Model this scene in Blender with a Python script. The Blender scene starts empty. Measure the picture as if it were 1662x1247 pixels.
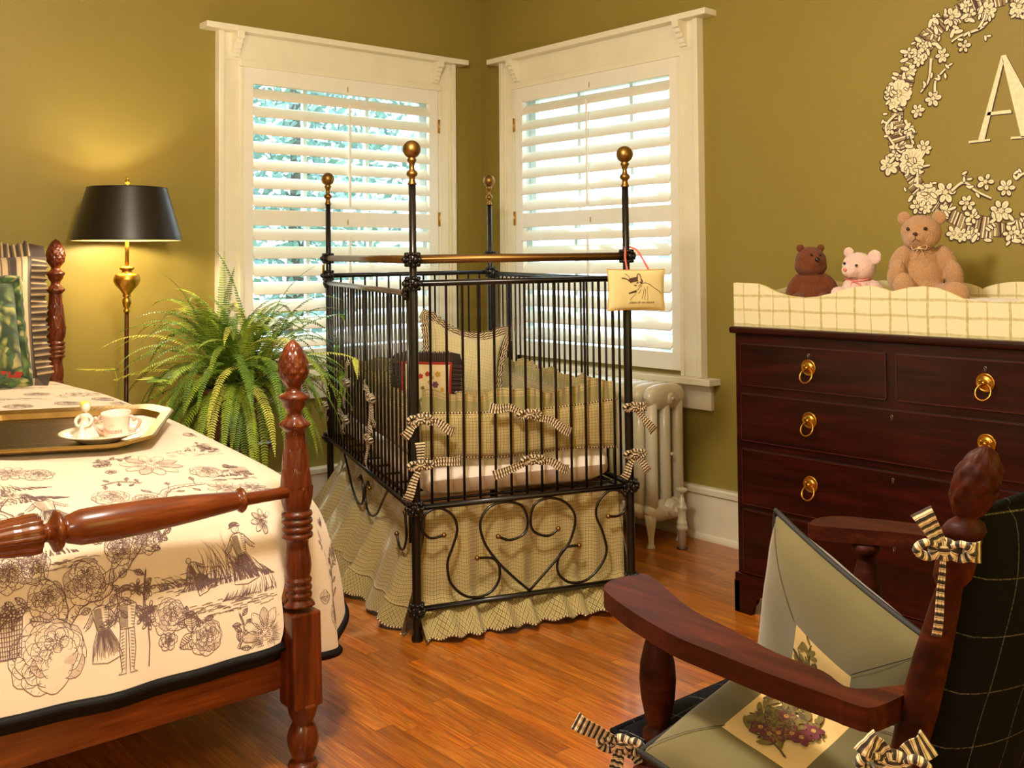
import bpy, bmesh, math, random
import numpy as np
from mathutils import Vector, Matrix, noise as mnoise
PI = math.pi
S = bpy.context.scene
COL = S.collection

# ------------------------------------------------------------------ camera, world, lights, exposure
FPX, CXP, CYP = 1666.02, 831.0, 366.84
YAW, PITCH, ROLL = math.radians(40.639), math.radians(1.9616), math.radians(-0.4363)
CAM = np.array([-3.9702, -4.9113, 1.35])
def _axes():
    f = np.array([math.sin(YAW)*math.cos(PITCH), math.cos(YAW)*math.cos(PITCH), math.sin(PITCH)])
    r = np.array([math.cos(YAW), -math.sin(YAW), 0.0]); u = np.cross(r, f)
    c, s = math.cos(ROLL), math.sin(ROLL)
    return c*r+s*u, -s*r+c*u, f
AR, AU, AF = _axes()
cd = bpy.data.cameras.new('camera'); cam = bpy.data.objects.new('camera', cd); COL.objects.link(cam)
cd.sensor_width = 36; cd.sensor_fit = 'HORIZONTAL'; cd.lens = FPX/1662*36
cd.shift_y = -(623.5-CYP)/1662; cd.clip_start = 0.05; cd.clip_end = 200
cam.matrix_world = Matrix(((AR[0], AU[0], -AF[0], CAM[0]), (AR[1], AU[1], -AF[1], CAM[1]), (AR[2], AU[2], -AF[2], CAM[2]), (0, 0, 0, 1)))
S.camera = cam
def bp(x, y, axis, val):
    """point of the room seen at a photo position, on the plane axis = val"""
    d = AR*(x-CXP)/FPX + AU*(CYP-y)/FPX + AF
    return CAM + d*((val-CAM[axis])/d[axis])

S.view_settings.view_transform = 'Standard'
S.view_settings.look = 'None'
S.view_settings.gamma = 1.0
S.view_settings.use_curve_mapping = False
S.view_settings.exposure = 1.05

W = bpy.data.worlds.new('world'); S.world = W; W.use_nodes = True
_b = W.node_tree.nodes['Background']; _b.inputs[0].default_value = (0.72, 0.86, 1.0, 1); _b.inputs[1].default_value = 2.3

def light(name, kind, loc, energy, color, size=0.1, size_y=None, rot=(0, 0, 0), **kw):
    l = bpy.data.lights.new(name, kind); l.energy = energy; l.color = color
    if kind == 'AREA':
        l.shape = 'RECTANGLE' if size_y else 'DISK'; l.size = size
        if size_y: l.size_y = size_y
    elif kind == 'POINT': l.shadow_soft_size = size
    for k, v in kw.items(): setattr(l, k, v)
    o = bpy.data.objects.new(name, l); o.location = loc; o.rotation_euler = rot; COL.objects.link(o)
    return o
WARM = (1.0, 0.74, 0.42)
light('overhead_fill', 'POINT', (-2.95, -3.15, 2.50), 90, (1.0, 0.90, 0.79), 0.16)  # added fill light that lifts the upper walls; no fixture hangs here
light('side_fill', 'POINT', (-4.7, -4.3, 1.9), 34, (1.0, 0.92, 0.83), 0.22)  # added soft fill beside the camera; no lamp stands here
light('back_wall_fill', 'AREA', (-2.4, -5.93, 1.7), 40, (1.0, 0.95, 0.88), 1.5, 1.5, rot=(-PI/2, 0, 0))  # added area fill at the rear; the back wall has no window
sun = light('sun', 'SUN', (3, 3, 8), 1.8, (1, .96, .88), rot=(math.radians(40), 0, math.radians(160)))
sun.data.angle = 0.02

# ------------------------------------------------------------------ mesh helpers
def v3(*a): return np.array(a, float)
def nrm(a):
    a = np.asarray(a, float); return a/(np.linalg.norm(a)+1e-12)
class G:
    def __init__(s): s.v = []; s.f = []; s.uv = []; s.m = []; s.s = []
    def add(s, V, F, UV=None, m=0, sm=True):
        o = len(s.v); s.v += [tuple(map(float, p)) for p in V]
        s.uv += [tuple(map(float, q)) for q in UV] if UV is not None else [(0.0, 0.0)]*len(V)
        for f in F: s.f.append([i+o for i in f]); s.m.append(m); s.s.append(sm)
        return s
    def box(s, x0, x1, y0, y1, z0, z1, m=0, T=None):
        P = [(x, y, z) for z in (z0, z1) for y in (y0, y1) for x in (x0, x1)]
        if T: P = [T(*p) for p in P]
        return s.add(P, [(0, 2, 3, 1), (4, 5, 7, 6), (0, 1, 5, 4), (2, 6, 7, 3), (0, 4, 6, 2), (1, 3, 7, 5)], m=m, sm=False)
    def obox(s, O, A, B, N, w, h, t, m=0):
        O, A, B, N = map(np.asarray, (O, A, B, N)); P = []
        for c in (-t/2, t/2):
            for b in (-h/2, h/2):
                for a in (-w/2, w/2): P.append(O+A*a+B*b+N*c)
        return s.add(P, [(0, 2, 3, 1), (4, 5, 7, 6), (0, 1, 5, 4), (2, 6, 7, 3), (0, 4, 6, 2), (1, 3, 7, 5)], m=m, sm=False)
    def grid(s, fn, nu, nv, m=0, uv=None, closeu=False, flip=False, mf=None):
        V = []; UV = []
        for j in range(nv+1):
            for i in range(nu+1):
                a, b = i/nu, j/nv; V.append(fn(a, b)); UV.append(uv(a, b) if uv else (a, b))
        o = len(s.v); s.v += [tuple(map(float, p)) for p in V]; s.uv += [tuple(map(float, q)) for q in UV]
        for j in range(nv):
            for i in range(nu):
                q = [o+j*(nu+1)+i, o+j*(nu+1)+i+1, o+(j+1)*(nu+1)+i+1, o+(j+1)*(nu+1)+i]
                if flip: q.reverse()
                s.f.append(q); s.m.append(mf((i+.5)/nu, (j+.5)/nv) if mf else m); s.s.append(True)
        return s
    def lathe(s, prof, O=(0, 0, 0), A=(1, 0, 0), B=(0, 1, 0), N=(0, 0, 1), n=24, m=0, rf=None, k=1.0):
        O, A, B, N = [np.asarray(q, float) for q in (O, A, B, N)]
        V = []; UV = []; L = 0; pr = None
        for (r, z) in prof:
            if pr: L += math.hypot(r-pr[0], z-pr[1])
            pr = (r, z)
            for i in range(n+1):
                a = 2*PI*i/n; R = r*k*(rf(a, z) if rf else 1)
                V.append(O+A*R*math.cos(a)+B*R*math.sin(a)+N*z*k); UV.append((a*max(r, .01)*k, L*k))
        F = []
        for j in range(len(prof)-1):
            for i in range(n):
                F.append((j*(n+1)+i, j*(n+1)+i+1, (j+1)*(n+1)+i+1, (j+1)*(n+1)+i))
        F.append([i for i in range(n)][::-1]); F.append([(len(prof)-1)*(n+1)+i for i in range(n)])
        return s.add(V, F, UV, m)
    def ball(s, O, r, n=16, m=0, R=None):
        r = (r, r, r) if not hasattr(r, '__len__') else r
        O = np.asarray(O, float); M = np.asarray(R, float) if R is not None else np.eye(3)
        V = []; nv = max(6, n//2+2)
        for j in range(nv+1):
            for i in range(n):
                t = PI*j/nv; a = 2*PI*i/n
                p = np.array([r[0]*math.sin(t)*math.cos(a), r[1]*math.sin(t)*math.sin(a), r[2]*math.cos(t)])
                V.append(O+M@p)
        F = [(j*n+i, (j+1)*n+i, (j+1)*n+(i+1) % n, j*n+(i+1) % n) for j in range(nv) for i in range(n)]
        return s.add(V, F, [(r[0]*2*PI*(k % n)/n, .006+r[2]*PI*(k//n)/nv) for k in range(len(V))], m)
    def tube(s, P, r, n=8, m=0, closed=False, flat=None, sm=True):
        P = [np.asarray(p, float) for p in P]; N = len(P)
        rr = list(r) if hasattr(r, '__len__') else [r]*N
        T = [nrm(P[(i+1) % N]-P[i-1]) if closed else nrm(P[min(i+1, N-1)]-P[max(i-1, 0)]) for i in range(N)]
        up = np.array([0, 0, 1.]) if abs(T[0][2]) < .9 else np.array([1., 0, 0])
        a = nrm(np.cross(T[0], up)); V = []; UV = []; L = 0
        for i in range(N):
            if i: L += np.linalg.norm(P[i]-P[i-1])
            a = nrm(a-T[i]*(a@T[i])); b = np.cross(T[i], a)
            for k in range(n+1):
                t = 2*PI*k/n; V.append(P[i]+(a*math.cos(t)+b*math.sin(t)*(flat or 1))*rr[i]); UV.append((k/n*2*PI*max(rr), L))
        F = []
        for i in range(N if closed else N-1):
            j = (i+1) % N
            for k in range(n): F.append((i*(n+1)+k, i*(n+1)+k+1, j*(n+1)+k+1, j*(n+1)+k))
        if not closed: F.append([k for k in range(n)][::-1]); F.append([(N-1)*(n+1)+k for k in range(n)])
        return s.add(V, F, UV, m, sm)
    def prism(s, poly, O, A, B, N, t, m=0, m2=None, uvs=1.0):
        O, A, B, N = [np.asarray(q, float) for q in (O, A, B, N)]; n = len(poly)
        V = [O+A*a+B*b for a, b in poly]+[O+A*a+B*b+N*t for a, b in poly]
        UV = [(a*uvs, b*uvs) for a, b in poly]*2
        s.add(V, [list(range(n))[::-1], list(range(n, 2*n))], UV, m, False)
        return s.add(V, [(i, (i+1) % n, (i+1) % n+n, i+n) for i in range(n)], UV, m if m2 is None else m2, False)
    def build(s, name, mats, parent=None, bev=0, sub=0, label=None, autos=True, thick=0, segs=2, fix=False):
        me = bpy.data.meshes.new(name); me.from_pydata(s.v, [], s.f)
        me.polygons.foreach_set('material_index', s.m); me.polygons.foreach_set('use_smooth', s.s)
        uvl = me.uv_layers.new(name='UVMap')
        idx = np.empty(len(me.loops), dtype=np.int32); me.loops.foreach_get('vertex_index', idx)
        uvl.data.foreach_set('uv', np.array(s.uv, dtype=np.float32)[idx].ravel())
        for mm in (mats if isinstance(mats, (list, tuple)) else [mats]): me.materials.append(mm)
        if fix:
            bm = bmesh.new(); bm.from_mesh(me); bmesh.ops.recalc_face_normals(bm, faces=bm.faces); bm.to_mesh(me); bm.free()
        me.validate(); me.update()
        o = bpy.data.objects.new(name, me); COL.objects.link(o)
        if parent: o.parent = parent
        if thick:
            q = o.modifiers.new('thickness', 'SOLIDIFY'); q.thickness = thick; q.offset = 0
        if bev:
            q = o.modifiers.new('bevel', 'BEVEL'); q.width = bev; q.segments = segs; q.limit_method = 'ANGLE'; q.angle_limit = math.radians(35); q.harden_normals = False
        if sub:
            q = o.modifiers.new('subdivision', 'SUBSURF'); q.levels = sub; q.render_levels = sub
        if label: o['label'] = label
        return o
def cr(P, n=8, closed=False):
    """catmull-rom through the points"""
    P = [np.asarray(p, float) for p in P]; out = []; N = len(P)
    rng = range(N) if closed else range(N-1)
    for i in rng:
        if closed: a, b, c, d = P[i-1], P[i], P[(i+1) % N], P[(i+2) % N]
        else: a, b, c, d = P[max(i-1, 0)], P[i], P[i+1], P[min(i+2, N-1)]
        for k in range(n):
            t = k/n; out.append(.5*((2*b)+(c-a)*t+(2*a-5*b+4*c-d)*t*t+(3*b-a-3*c+d)*t**3))
    if not closed: out.append(P[-1])
    return out
def thing(name, label, cat, loc=(0, 0, 0), group=None, kind=None, rot=None):
    o = bpy.data.objects.new(name, None); COL.objects.link(o); o.location = loc; o.empty_display_size = .1
    if rot: o.rotation_euler = rot
    return tag(o, label, cat, group, kind)
def tag(o, label=None, cat=None, group=None, kind=None):
    if label: o['label'] = label
    if cat: o['category'] = cat
    if group: o['group'] = group
    if kind: o['kind'] = kind
    return o
def struct(o, label=None):
    o['kind'] = 'structure'
    if label: o['label'] = label
    return o
def rebase(root):
    """children were built in world space: put them back under the empty at its base"""
    M = root.matrix_basis.inverted()
    for c in root.children: c.matrix_parent_inverse = M.copy()

# ------------------------------------------------------------------ materials
class NT:
    def __init__(s, name):
        s.mat = bpy.data.materials.new(name); s.mat.use_nodes = True; s.t = s.mat.node_tree; s.n = s.t.nodes; s.l = s.t.links
        s.b = s.n['Principled BSDF']; s.out = s.n['Material Output']; s._o = None; s._u = None
    def node(s, k, **kw):
        n = s.n.new(k)
        for a, b in kw.items(): setattr(n, a, b)
        return n
    def put(s, sock, v):
        if hasattr(v, 'is_output') or isinstance(v, bpy.types.NodeSocket): s.l.new(v, sock)
        elif isinstance(v, (tuple, list)) and len(v) == 3 and sock.type == 'RGBA': sock.default_value = (*v, 1)
        else: sock.default_value = v
    def obj(s):
        if not s._o: s._o = s.node('ShaderNodeTexCoord')
        return s._o.outputs['Object']
    def uv(s):
        if not s._o: s._o = s.node('ShaderNodeTexCoord')
        return s._o.outputs['UV']
    def m(s, op, a, b=0.0, c=0.0):
        n = s.node('ShaderNodeMath', operation=op); s.put(n.inputs[0], a); s.put(n.inputs[1], b); s.put(n.inputs[2], c); return n.outputs[0]
    def sep(s, v):
        n = s.node('ShaderNodeSeparateXYZ'); s.l.new(v, n.inputs[0]); return n.outputs
    def comb(s, x, y, z=0.0):
        n = s.node('ShaderNodeCombineXYZ'); s.put(n.inputs[0], x); s.put(n.inputs[1], y); s.put(n.inputs[2], z); return n.outputs[0]
    def mapv(s, v, sc=(1, 1, 1), rot=(0, 0, 0), loc=(0, 0, 0)):
        n = s.node('ShaderNodeMapping'); s.l.new(v, n.inputs[0]); n.inputs['Scale'].default_value = sc; n.inputs['Rotation'].default_value = rot; n.inputs['Location'].default_value = loc; return n.outputs[0]
    def noise(s, v, sc, det=3, rough=.5, dist=0.0, col=False):
        n = s.node('ShaderNodeTexNoise'); s.l.new(v, n.inputs['Vector']); n.inputs['Scale'].default_value = sc; n.inputs['Detail'].default_value = det
        n.inputs['Roughness'].default_value = rough; n.inputs['Distortion'].default_value = dist; return n.outputs[1 if col else 0]
    def vor(s, v, sc, feat='F1', out=0):
        n = s.node('ShaderNodeTexVoronoi', feature=feat); s.l.new(v, n.inputs['Vector']); n.inputs['Scale'].default_value = sc; return n.outputs[out]
    def white(s, v):
        n = s.node('ShaderNodeTexWhiteNoise', noise_dimensions='3D'); s.l.new(v, n.inputs[0]); return n.outputs[0]
    def ramp(s, f, st, const=False):
        n = s.node('ShaderNodeValToRGB'); s.put(n.inputs[0], f); cr_ = n.color_ramp
        if const: cr_.interpolation = 'CONSTANT'
        while len(cr_.elements) < len(st): cr_.elements.new(1.0)
        for e, (p, c) in zip(cr_.elements, st): e.position = p; e.color = (*c, 1) if len(c) == 3 else c
        return n.outputs[0]
    def mix(s, f, a, b, mode='MIX'):
        n = s.node('ShaderNodeMix', data_type='RGBA', blend_type=mode); s.put(n.inputs[0], f); s.put(n.inputs[6], a); s.put(n.inputs[7], b); return n.outputs[2]
    def bump(s, h, dist=.002, st=1.0):
        n = s.node('ShaderNodeBump'); s.put(n.inputs['Height'], h); n.inputs['Distance'].default_value = dist; n.inputs['Strength'].default_value = st
        s.l.new(n.outputs[0], s.b.inputs['Normal'])
    def set(s, col=None, rough=None, metal=None, coat=None, sheen=None, spec=None, sss=None):
        for k, v in (('Base Color', col), ('Roughness', rough), ('Metallic', metal), ('Coat Weight', coat), ('Sheen Weight', sheen), ('Specular IOR Level', spec)):
            if v is not None: s.put(s.b.inputs[k], v)
        if coat: s.b.inputs['Coat Roughness'].default_value = .12
        return s.mat
def sc(r, g, b):
    """photo colour 0..255 to linear"""
    return tuple(((c/255+.055)/1.055)**2.4 if c > 10 else c/255/12.92 for c in (r, g, b))
def mplain(name, col, rough=.5, metal=0, coat=0, var=.12, vs=9, bump=0, bs=200, sheen=0, spec=None):
    t = NT(name); o = t.obj(); f = t.noise(o, vs, 4)
    c = t.mix(t.ramp(f, [(.3, (0, 0, 0)), (.7, (1, 1, 1))]), tuple(x*(1-var) for x in col), tuple(min(1, x*(1+var)) for x in col))
    if bump: t.bump(t.noise(o, bs, 3), bump, .6)
    return t.set(c, rough, metal, coat, sheen, spec)
def mwood(name, dark, mid, light_, axis=2, scale=1.0, rough=.3, coat=.4, bump=.0004):
    t = NT(name); s = [14*scale]*3; s[axis] = 1.3*scale
    v = t.mapv(t.obj(), tuple(s)); a = t.noise(v, 1.6, 5, .6, .8)
    s2 = [90*scale]*3; s2[axis] = 3*scale; fine = t.noise(t.mapv(t.obj(), tuple(s2)), 1.5, 3, .6)
    c = t.ramp(a, [(.28, dark), (.5, mid), (.74, light_)])
    c = t.mix(t.m('MULTIPLY', t.ramp(fine, [(.35, (0, 0, 0)), (.65, (1, 1, 1))]), .35), c, dark)
    t.bump(fine, bump, .5)
    return t.set(c, rough, 0, coat, spec=.3)
def mstripe(name, period, stops, vert=True, rough=.85, warp=.0, uvrot=0):
    """stripes across u (vert) or along v"""
    t = NT(name); v = t.uv()
    if uvrot: v = t.mapv(v, rot=(0, 0, uvrot))
    x = t.sep(v)[0 if vert else 1]
    if warp: x = t.m('ADD', x, t.m('MULTIPLY', t.noise(t.uv(), 12, 2), warp))
    f = t.m('FRACT', t.m('DIVIDE', x, period)); c = t.ramp(f, stops, True)
    w = t.noise(t.mapv(t.uv(), (1, 1, 1)), 500, 2); t.bump(w, .0004, .5)
    c = t.mix(.15, c, t.ramp(t.noise(t.uv(), 60, 3), [(.3, (.3, .25, .18)), (.7, (1, .95, .85))]), 'MULTIPLY')
    return t.set(c, rough, sheen=.2)
def mcheck(name, base, lines, rough=.9, rot=0, sheen=.2, fold=False, bumpd=.0006):
    """woven check: lines = [(period, width, offset, colour, strength)]"""
    t = NT(name); v = t.uv()
    if rot: v = t.mapv(v, rot=(0, 0, rot))
    x, y, _ = t.sep(v); c = base
    for (p, w, off, colr, st) in lines:
        for ax in (x, y):
            f = t.m('FRACT', t.m('ADD', t.m('DIVIDE', ax, p), off)); k = t.m('MULTIPLY', t.m('LESS_THAN', f, w/p), st)
            c = t.mix(k, c, colr)
    c = t.mix(.25, c, t.ramp(t.noise(t.uv(), 30, 4), [(.3, (.7, .66, .6)), (.7, (1, 1, 1))]), 'MULTIPLY')
    t.bump(t.noise(t.uv(), 600, 2), bumpd, .5)
    return t.set(c, rough, sheen=sheen)
def mfur(name, a, b, rough=.95):
    t = NT(name); o = t.obj(); n = t.noise(o, 260, 4, .7); w = t.vor(o, 320)
    c = t.mix(t.ramp(n, [(.35, (0, 0, 0)), (.65, (1, 1, 1))]), a, b); t.bump(t.m('ADD', n, w), .003, .9)
    return t.set(c, rough, sheen=.6)

# wall paint: olive, rolled texture
def mwall():
    t = NT('olive_wall_paint'); o = t.obj()
    c = t.mix(t.ramp(t.noise(o, 1.3, 4), [(.3, (0, 0, 0)), (.7, (1, 1, 1))]), sc(144, 127, 55), sc(150, 133, 60))
    t.bump(t.m('ADD', t.noise(o, 160, 3), t.m('MULTIPLY', t.noise(o, 14, 3), 1.5)), .0012, .35)
    return t.set(c, .5, 0, 0, spec=.35)
M_wall = mwall()
M_ceil = mplain('ceiling_plaster', sc(214, 200, 168), .9, bump=.0006)
M_trim = mplain('cream_gloss_trim', sc(236, 228, 200), .32, var=.03, spec=.5)
M_shut = mplain('white_shutter_paint', sc(240, 235, 218), .4, var=.02)
M_sash = mplain('white_sash_paint', sc(235, 238, 236), .4, var=.02)
M_brass = mplain('aged_brass', sc(196, 148, 62), .3, 1, var=.18, vs=60)
M_gold = mplain('antique_gold', sc(146, 112, 60), .40, 1, var=.16, vs=30)
M_goldp = mplain('brushed_gold_rail', sc(132, 96, 50), .42, .9, var=.06, vs=12)
M_iron = mplain('black_iron', sc(26, 20, 17), .32, .35, coat=.2, var=.2, vs=40)
M_steel = mplain('worn_nub_metal', sc(150, 140, 130), .3, 1)
M_rad = mplain('cream_radiator_enamel', sc(228, 219, 190), .28, coat=.3, var=.04)
def mfloor():
    t = NT('oak_strip_floor'); x, y, z = t.sep(t.obj()); w = .058
    r = t.m('FLOOR', t.m('DIVIDE', x, w)); rr = t.white(t.comb(r, 3.7, 1.1))
    yy = t.m('ADD', y, t.m('MULTIPLY', rr, 7.0)); L = .95
    s = t.m('FLOOR', t.m('DIVIDE', yy, L)); rnd = t.white(t.comb(r, s, .5)); rnd2 = t.white(t.comb(s, r, 9.5))
    fx = t.m('FRACT', t.m('DIVIDE', x, w)); fy = t.m('FRACT', t.m('DIVIDE', yy, L))
    gv = t.comb(t.m('ADD', t.m('MULTIPLY', x, 34), t.m('MULTIPLY', rnd, 90)), t.m('MULTIPLY', y, 2.3), t.m('MULTIPLY', rnd2, 40))
    g = t.noise(gv, 1.0, 6, .62, 1.5)
    gf = t.noise(t.comb(t.m('MULTIPLY', x, 260), t.m('MULTIPLY', y, 7), t.m('MULTIPLY', rnd, 40)), 1.0, 3, .6)
    ring = t.m('FRACT', t.m('MULTIPLY', t.noise(t.comb(t.m('ADD', t.m('MULTIPLY', x, 12), t.m('MULTIPLY', rnd, 50)), t.m('MULTIPLY', y, .9), rnd2), 1, 2, .5, .3), 9))
    c = t.ramp(g, [(.25, sc(158, 78, 14)), (.45, sc(196, 112, 26)), (.62, sc(214, 134, 40)), (.8, sc(228, 154, 58))])
    c = t.mix(t.m('MULTIPLY', t.ramp(gf, [(.42, (1, 1, 1)), (.6, (0, 0, 0))]), .45), c, sc(104, 56, 22))
    c = t.mix(t.m('MULTIPLY', t.ramp(ring, [(.0, (1, 1, 1)), (.18, (0, 0, 0)), (.9, (0, 0, 0)), (1, (1, 1, 1))]), .35), c, sc(98, 52, 20))
    c = t.mix(1.0, c, t.ramp(rnd, [(0, (.66, .60, .52)), (.35, (.85, .80, .74)), (.7, (1, .97, .9)), (1, (1.0, .86, .72))]), 'MULTIPLY')
    seam = t.m('MAXIMUM', t.m('LESS_THAN', fx, .022), t.m('LESS_THAN', fy, .0018))
    c = t.mix(t.m('MULTIPLY', seam, .75), c, sc(50, 22, 8))
    t.bump(t.m('SUBTRACT', t.m('MULTIPLY', gf, .3), t.m('MULTIPLY', seam, 1.0)), .0008, .5)
    ro = t.m('ADD', .24, t.m('MULTIPLY', gf, .14))
    return t.set(c, ro, 0, .35)
M_floor = mfloor()
M_mah = mwood('mahogany_dresser', sc(20, 3, 2), sc(42, 7, 4), sc(66, 14, 8), 1, 1.0, .30, .15)
M_bedw = mwood('bed_mahogany', sc(56, 21, 9), sc(96, 40, 15), sc(132, 64, 28), 2, 1.2, .30, .35)
M_bedwx = mwood('bed_mahogany_rail', sc(64, 26, 9), sc(112, 52, 19), sc(150, 80, 33), 0, 1.2, .28, .4)
M_chair = mwood('chair_mahogany', sc(34, 11, 4), sc(64, 23, 8), sc(92, 37, 13), 1, 1.3, .5, 0)
M_groove = mplain('dark_groove', sc(30, 8, 5), .6)

# ------------------------------------------------------------------ room shell
def wall_plane(name, T, L, H, a0, a1, z0, z1, th=.16):
    g = G()
    for (x0, x1, b0, b1) in ((-0.0, a0, 0, H), (a1, L, 0, H), (a0, a1, 0, z0), (a0, a1, z1, H)):
        g.box(x0, x1, -th, 0, b0, b1, T=T)
    return struct(g.build(name, M_wall, fix=True))
TL = lambda a, n, z: (-a, -n, z)      # along the left wall (y = 0): a from the corner, n into the room
TR = lambda a, n, z: (-n, -a, z)      # along the right wall (x = 0)
RL, RD, RH = 5.6, 6.0, 3.08
WA0, WA1, WZ0, WZ1 = .345, 1.597, .80, 2.366
wall_plane('wall_left', TL, RL, RH, WA0, WA1, WZ0, WZ1)
wall_plane('wall_right', TR, RD, RH, WA0, WA1, WZ0, WZ1)
struct(G().box(-RL-.16, -RL, -RD-.16, .16, 0, RH).build('wall_far_left', M_wall, fix=True))
struct(G().box(-RL-.16, .16, -RD-.16, -RD, 0, RH).build('wall_back', M_wall, fix=True))
struct(G().box(-RL-.16, .16, -RD-.16, .16, -.08, 0).build('floor', M_floor, fix=True))
struct(G().box(-RL-.16, .16, -RD-.16, .16, RH, RH+.08).build('ceiling', M_ceil, fix=True))
def baseboard(name, T, a0, a1):
    g = G()
    prof = [(.0, 0), (.034, 0), (.034, .012), (.030, .024), (.02, .03), (.02, .215), (.034, .222), (.036, .245), (.030, .255), (.0, .255)]
    V = [T(a, n, z) for a in (a0, a1) for n, z in prof]; k = len(prof)
    g.add(V, [(i, (i+1) % k, (i+1) % k+k, i+k) for i in range(k)]+[list(range(k)), list(range(k, 2*k))[::-1]], sm=False)
    return struct(g.build(name, M_trim, fix=True))
baseboard('baseboard_left', TL, .036, RL)
baseboard('baseboard_right', TR, .0, RD)

def window(name, T, shlabel):
    root = struct(bpy.data.objects.new(name, None)); COL.objects.link(root)
    root['label'] = shlabel+' window with cream bracketed casing, deep cap and sill'
    g = G()
    # side casings with back band and inner bead
    for (o, i) in ((1.735, 1.592), (.232, .350)):
        s = 1 if o > i else -1
        g.box(min(o-s*.004, i), max(o-s*.004, i), 0, .024, .778, 2.53, T=T)
        g.box(min(o, o-s*.028), max(o, o-s*.028), 0, .05, .778, 2.53, T=T)
        g.box(min(o-s*.028, o-s*.040), max(o-s*.028, o-s*.040), .0, .036, .778, 2.50, T=T)
        g.box(min(i, i+s*.022), max(i, i+s*.022), 0, .033, .778, 2.362, T=T)
    g.build('casing', M_trim, root, bev=.0025, fix=True)
    g = G(); g.box(.262, 1.705, 0, .028, 2.39, 2.53, T=T); g.box(.329, 1.613, 0, .034, 2.363, 2.397, T=T)
    g.build('frieze', M_trim, root, bev=.002, fix=True)
    g = G(); g.box(.165, 1.818, 0, .09, 2.529, 2.559, T=T); g.build('head_cap', M_trim, root, bev=.002, fix=True)
    for a in (.375, 1.640):
        g = G(); st = [(.0, 2.405), (.018, 2.405), (.02, 2.418), (.028, 2.424), (.03, 2.442), (.040, 2.448), (.044, 2.466), (.054, 2.472), (.06, 2.490), (.074, 2.494), (.078, 2.529), (.0, 2.529)]
        V = [T(a+d, .026+n, z) for d in (-.019, .019) for n, z in st]; k = len(st)
        g.add(V, [(i, (i+1) % k, (i+1) % k+k, i+k) for i in range(k)]+[list(range(k)), list(range(k, 2*k))[::-1]], sm=False)
        g.build('bracket', M_trim, root, bev=.0015, fix=True)
    g = G(); g.box(.175, 1.812, 0, .085, .747, .778, T=T); g.build('sill', M_trim, root, bev=.003, fix=True)
    g = G(); g.box(.235, 1.772, 0, .026, .622, .747, T=T); g.build('apron', M_trim, root, bev=.004, fix=True)
    # double hung sash
    g = G()
    for (z0, z1, n) in ((1.55, 2.35, -.118), (.815, 1.60, -.085)):
        g.box(WA0+.01, WA0+.06, n, n+.03, z0, z1, T=T); g.box(WA1-.06, WA1-.01, n, n+.03, z0, z1, T=T)
        g.box(WA0+.01, WA1-.01, n, n+.03, z0, z0+.05, T=T); g.box(WA0+.01, WA1-.01, n, n+.03, z1-.05, z1, T=T)
        for q in (.34, .66):
            a = WA0+(WA1-WA0)*q; g.box(a-.012, a+.012, n, n+.03, z0, z1, T=T)
    g.build('window_frame', M_sash, root, bev=.002, fix=True)
    g = G(); g.box(WA0-.002, WA0+.009, -.158, -.0045, WZ0-.004, WZ1+.004, T=T); g.box(WA1-.009, WA1+.002, -.158, -.0045, WZ0-.004, WZ1+.004, T=T)
    g.box(WA0+.009, WA1-.009, -.158, -.0045, WZ1-.008, WZ1+.004, T=T); g.box(WA0+.009, WA1-.009, -.158, -.0045, WZ0-.004, WZ0+.008, T=T); g.build('jamb', M_sash, root, fix=True)
    g = G()
    g.box(WA0+.03, WA1-.03, -.104, -.101, 1.57, 2.33, T=T); g.box(WA0+.03, WA1-.03, -.072, -.069, .83, 1.58, T=T)
    g.build('glass', M_glass, root, fix=True)
    return root
def mglass():
    t = NT('window_glass'); tr = t.node('ShaderNodeBsdfTransparent'); gl = t.node('ShaderNodeBsdfGlossy'); gl.inputs['Roughness'].default_value = .02
    mx = t.node('ShaderNodeMixShader'); mx.inputs[0].default_value = .04
    tr.inputs[0].default_value = (.93, .97, .97, 1)
    t.l.new(tr.outputs[0], mx.inputs[1]); t.l.new(gl.outputs[0], mx.inputs[2]); t.l.new(mx.outputs[0], t.out.inputs[0])
    return t.mat
M_glass = mglass()
window('window_1', TL, 'left'); window('window_2', TR, 'right')

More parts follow.
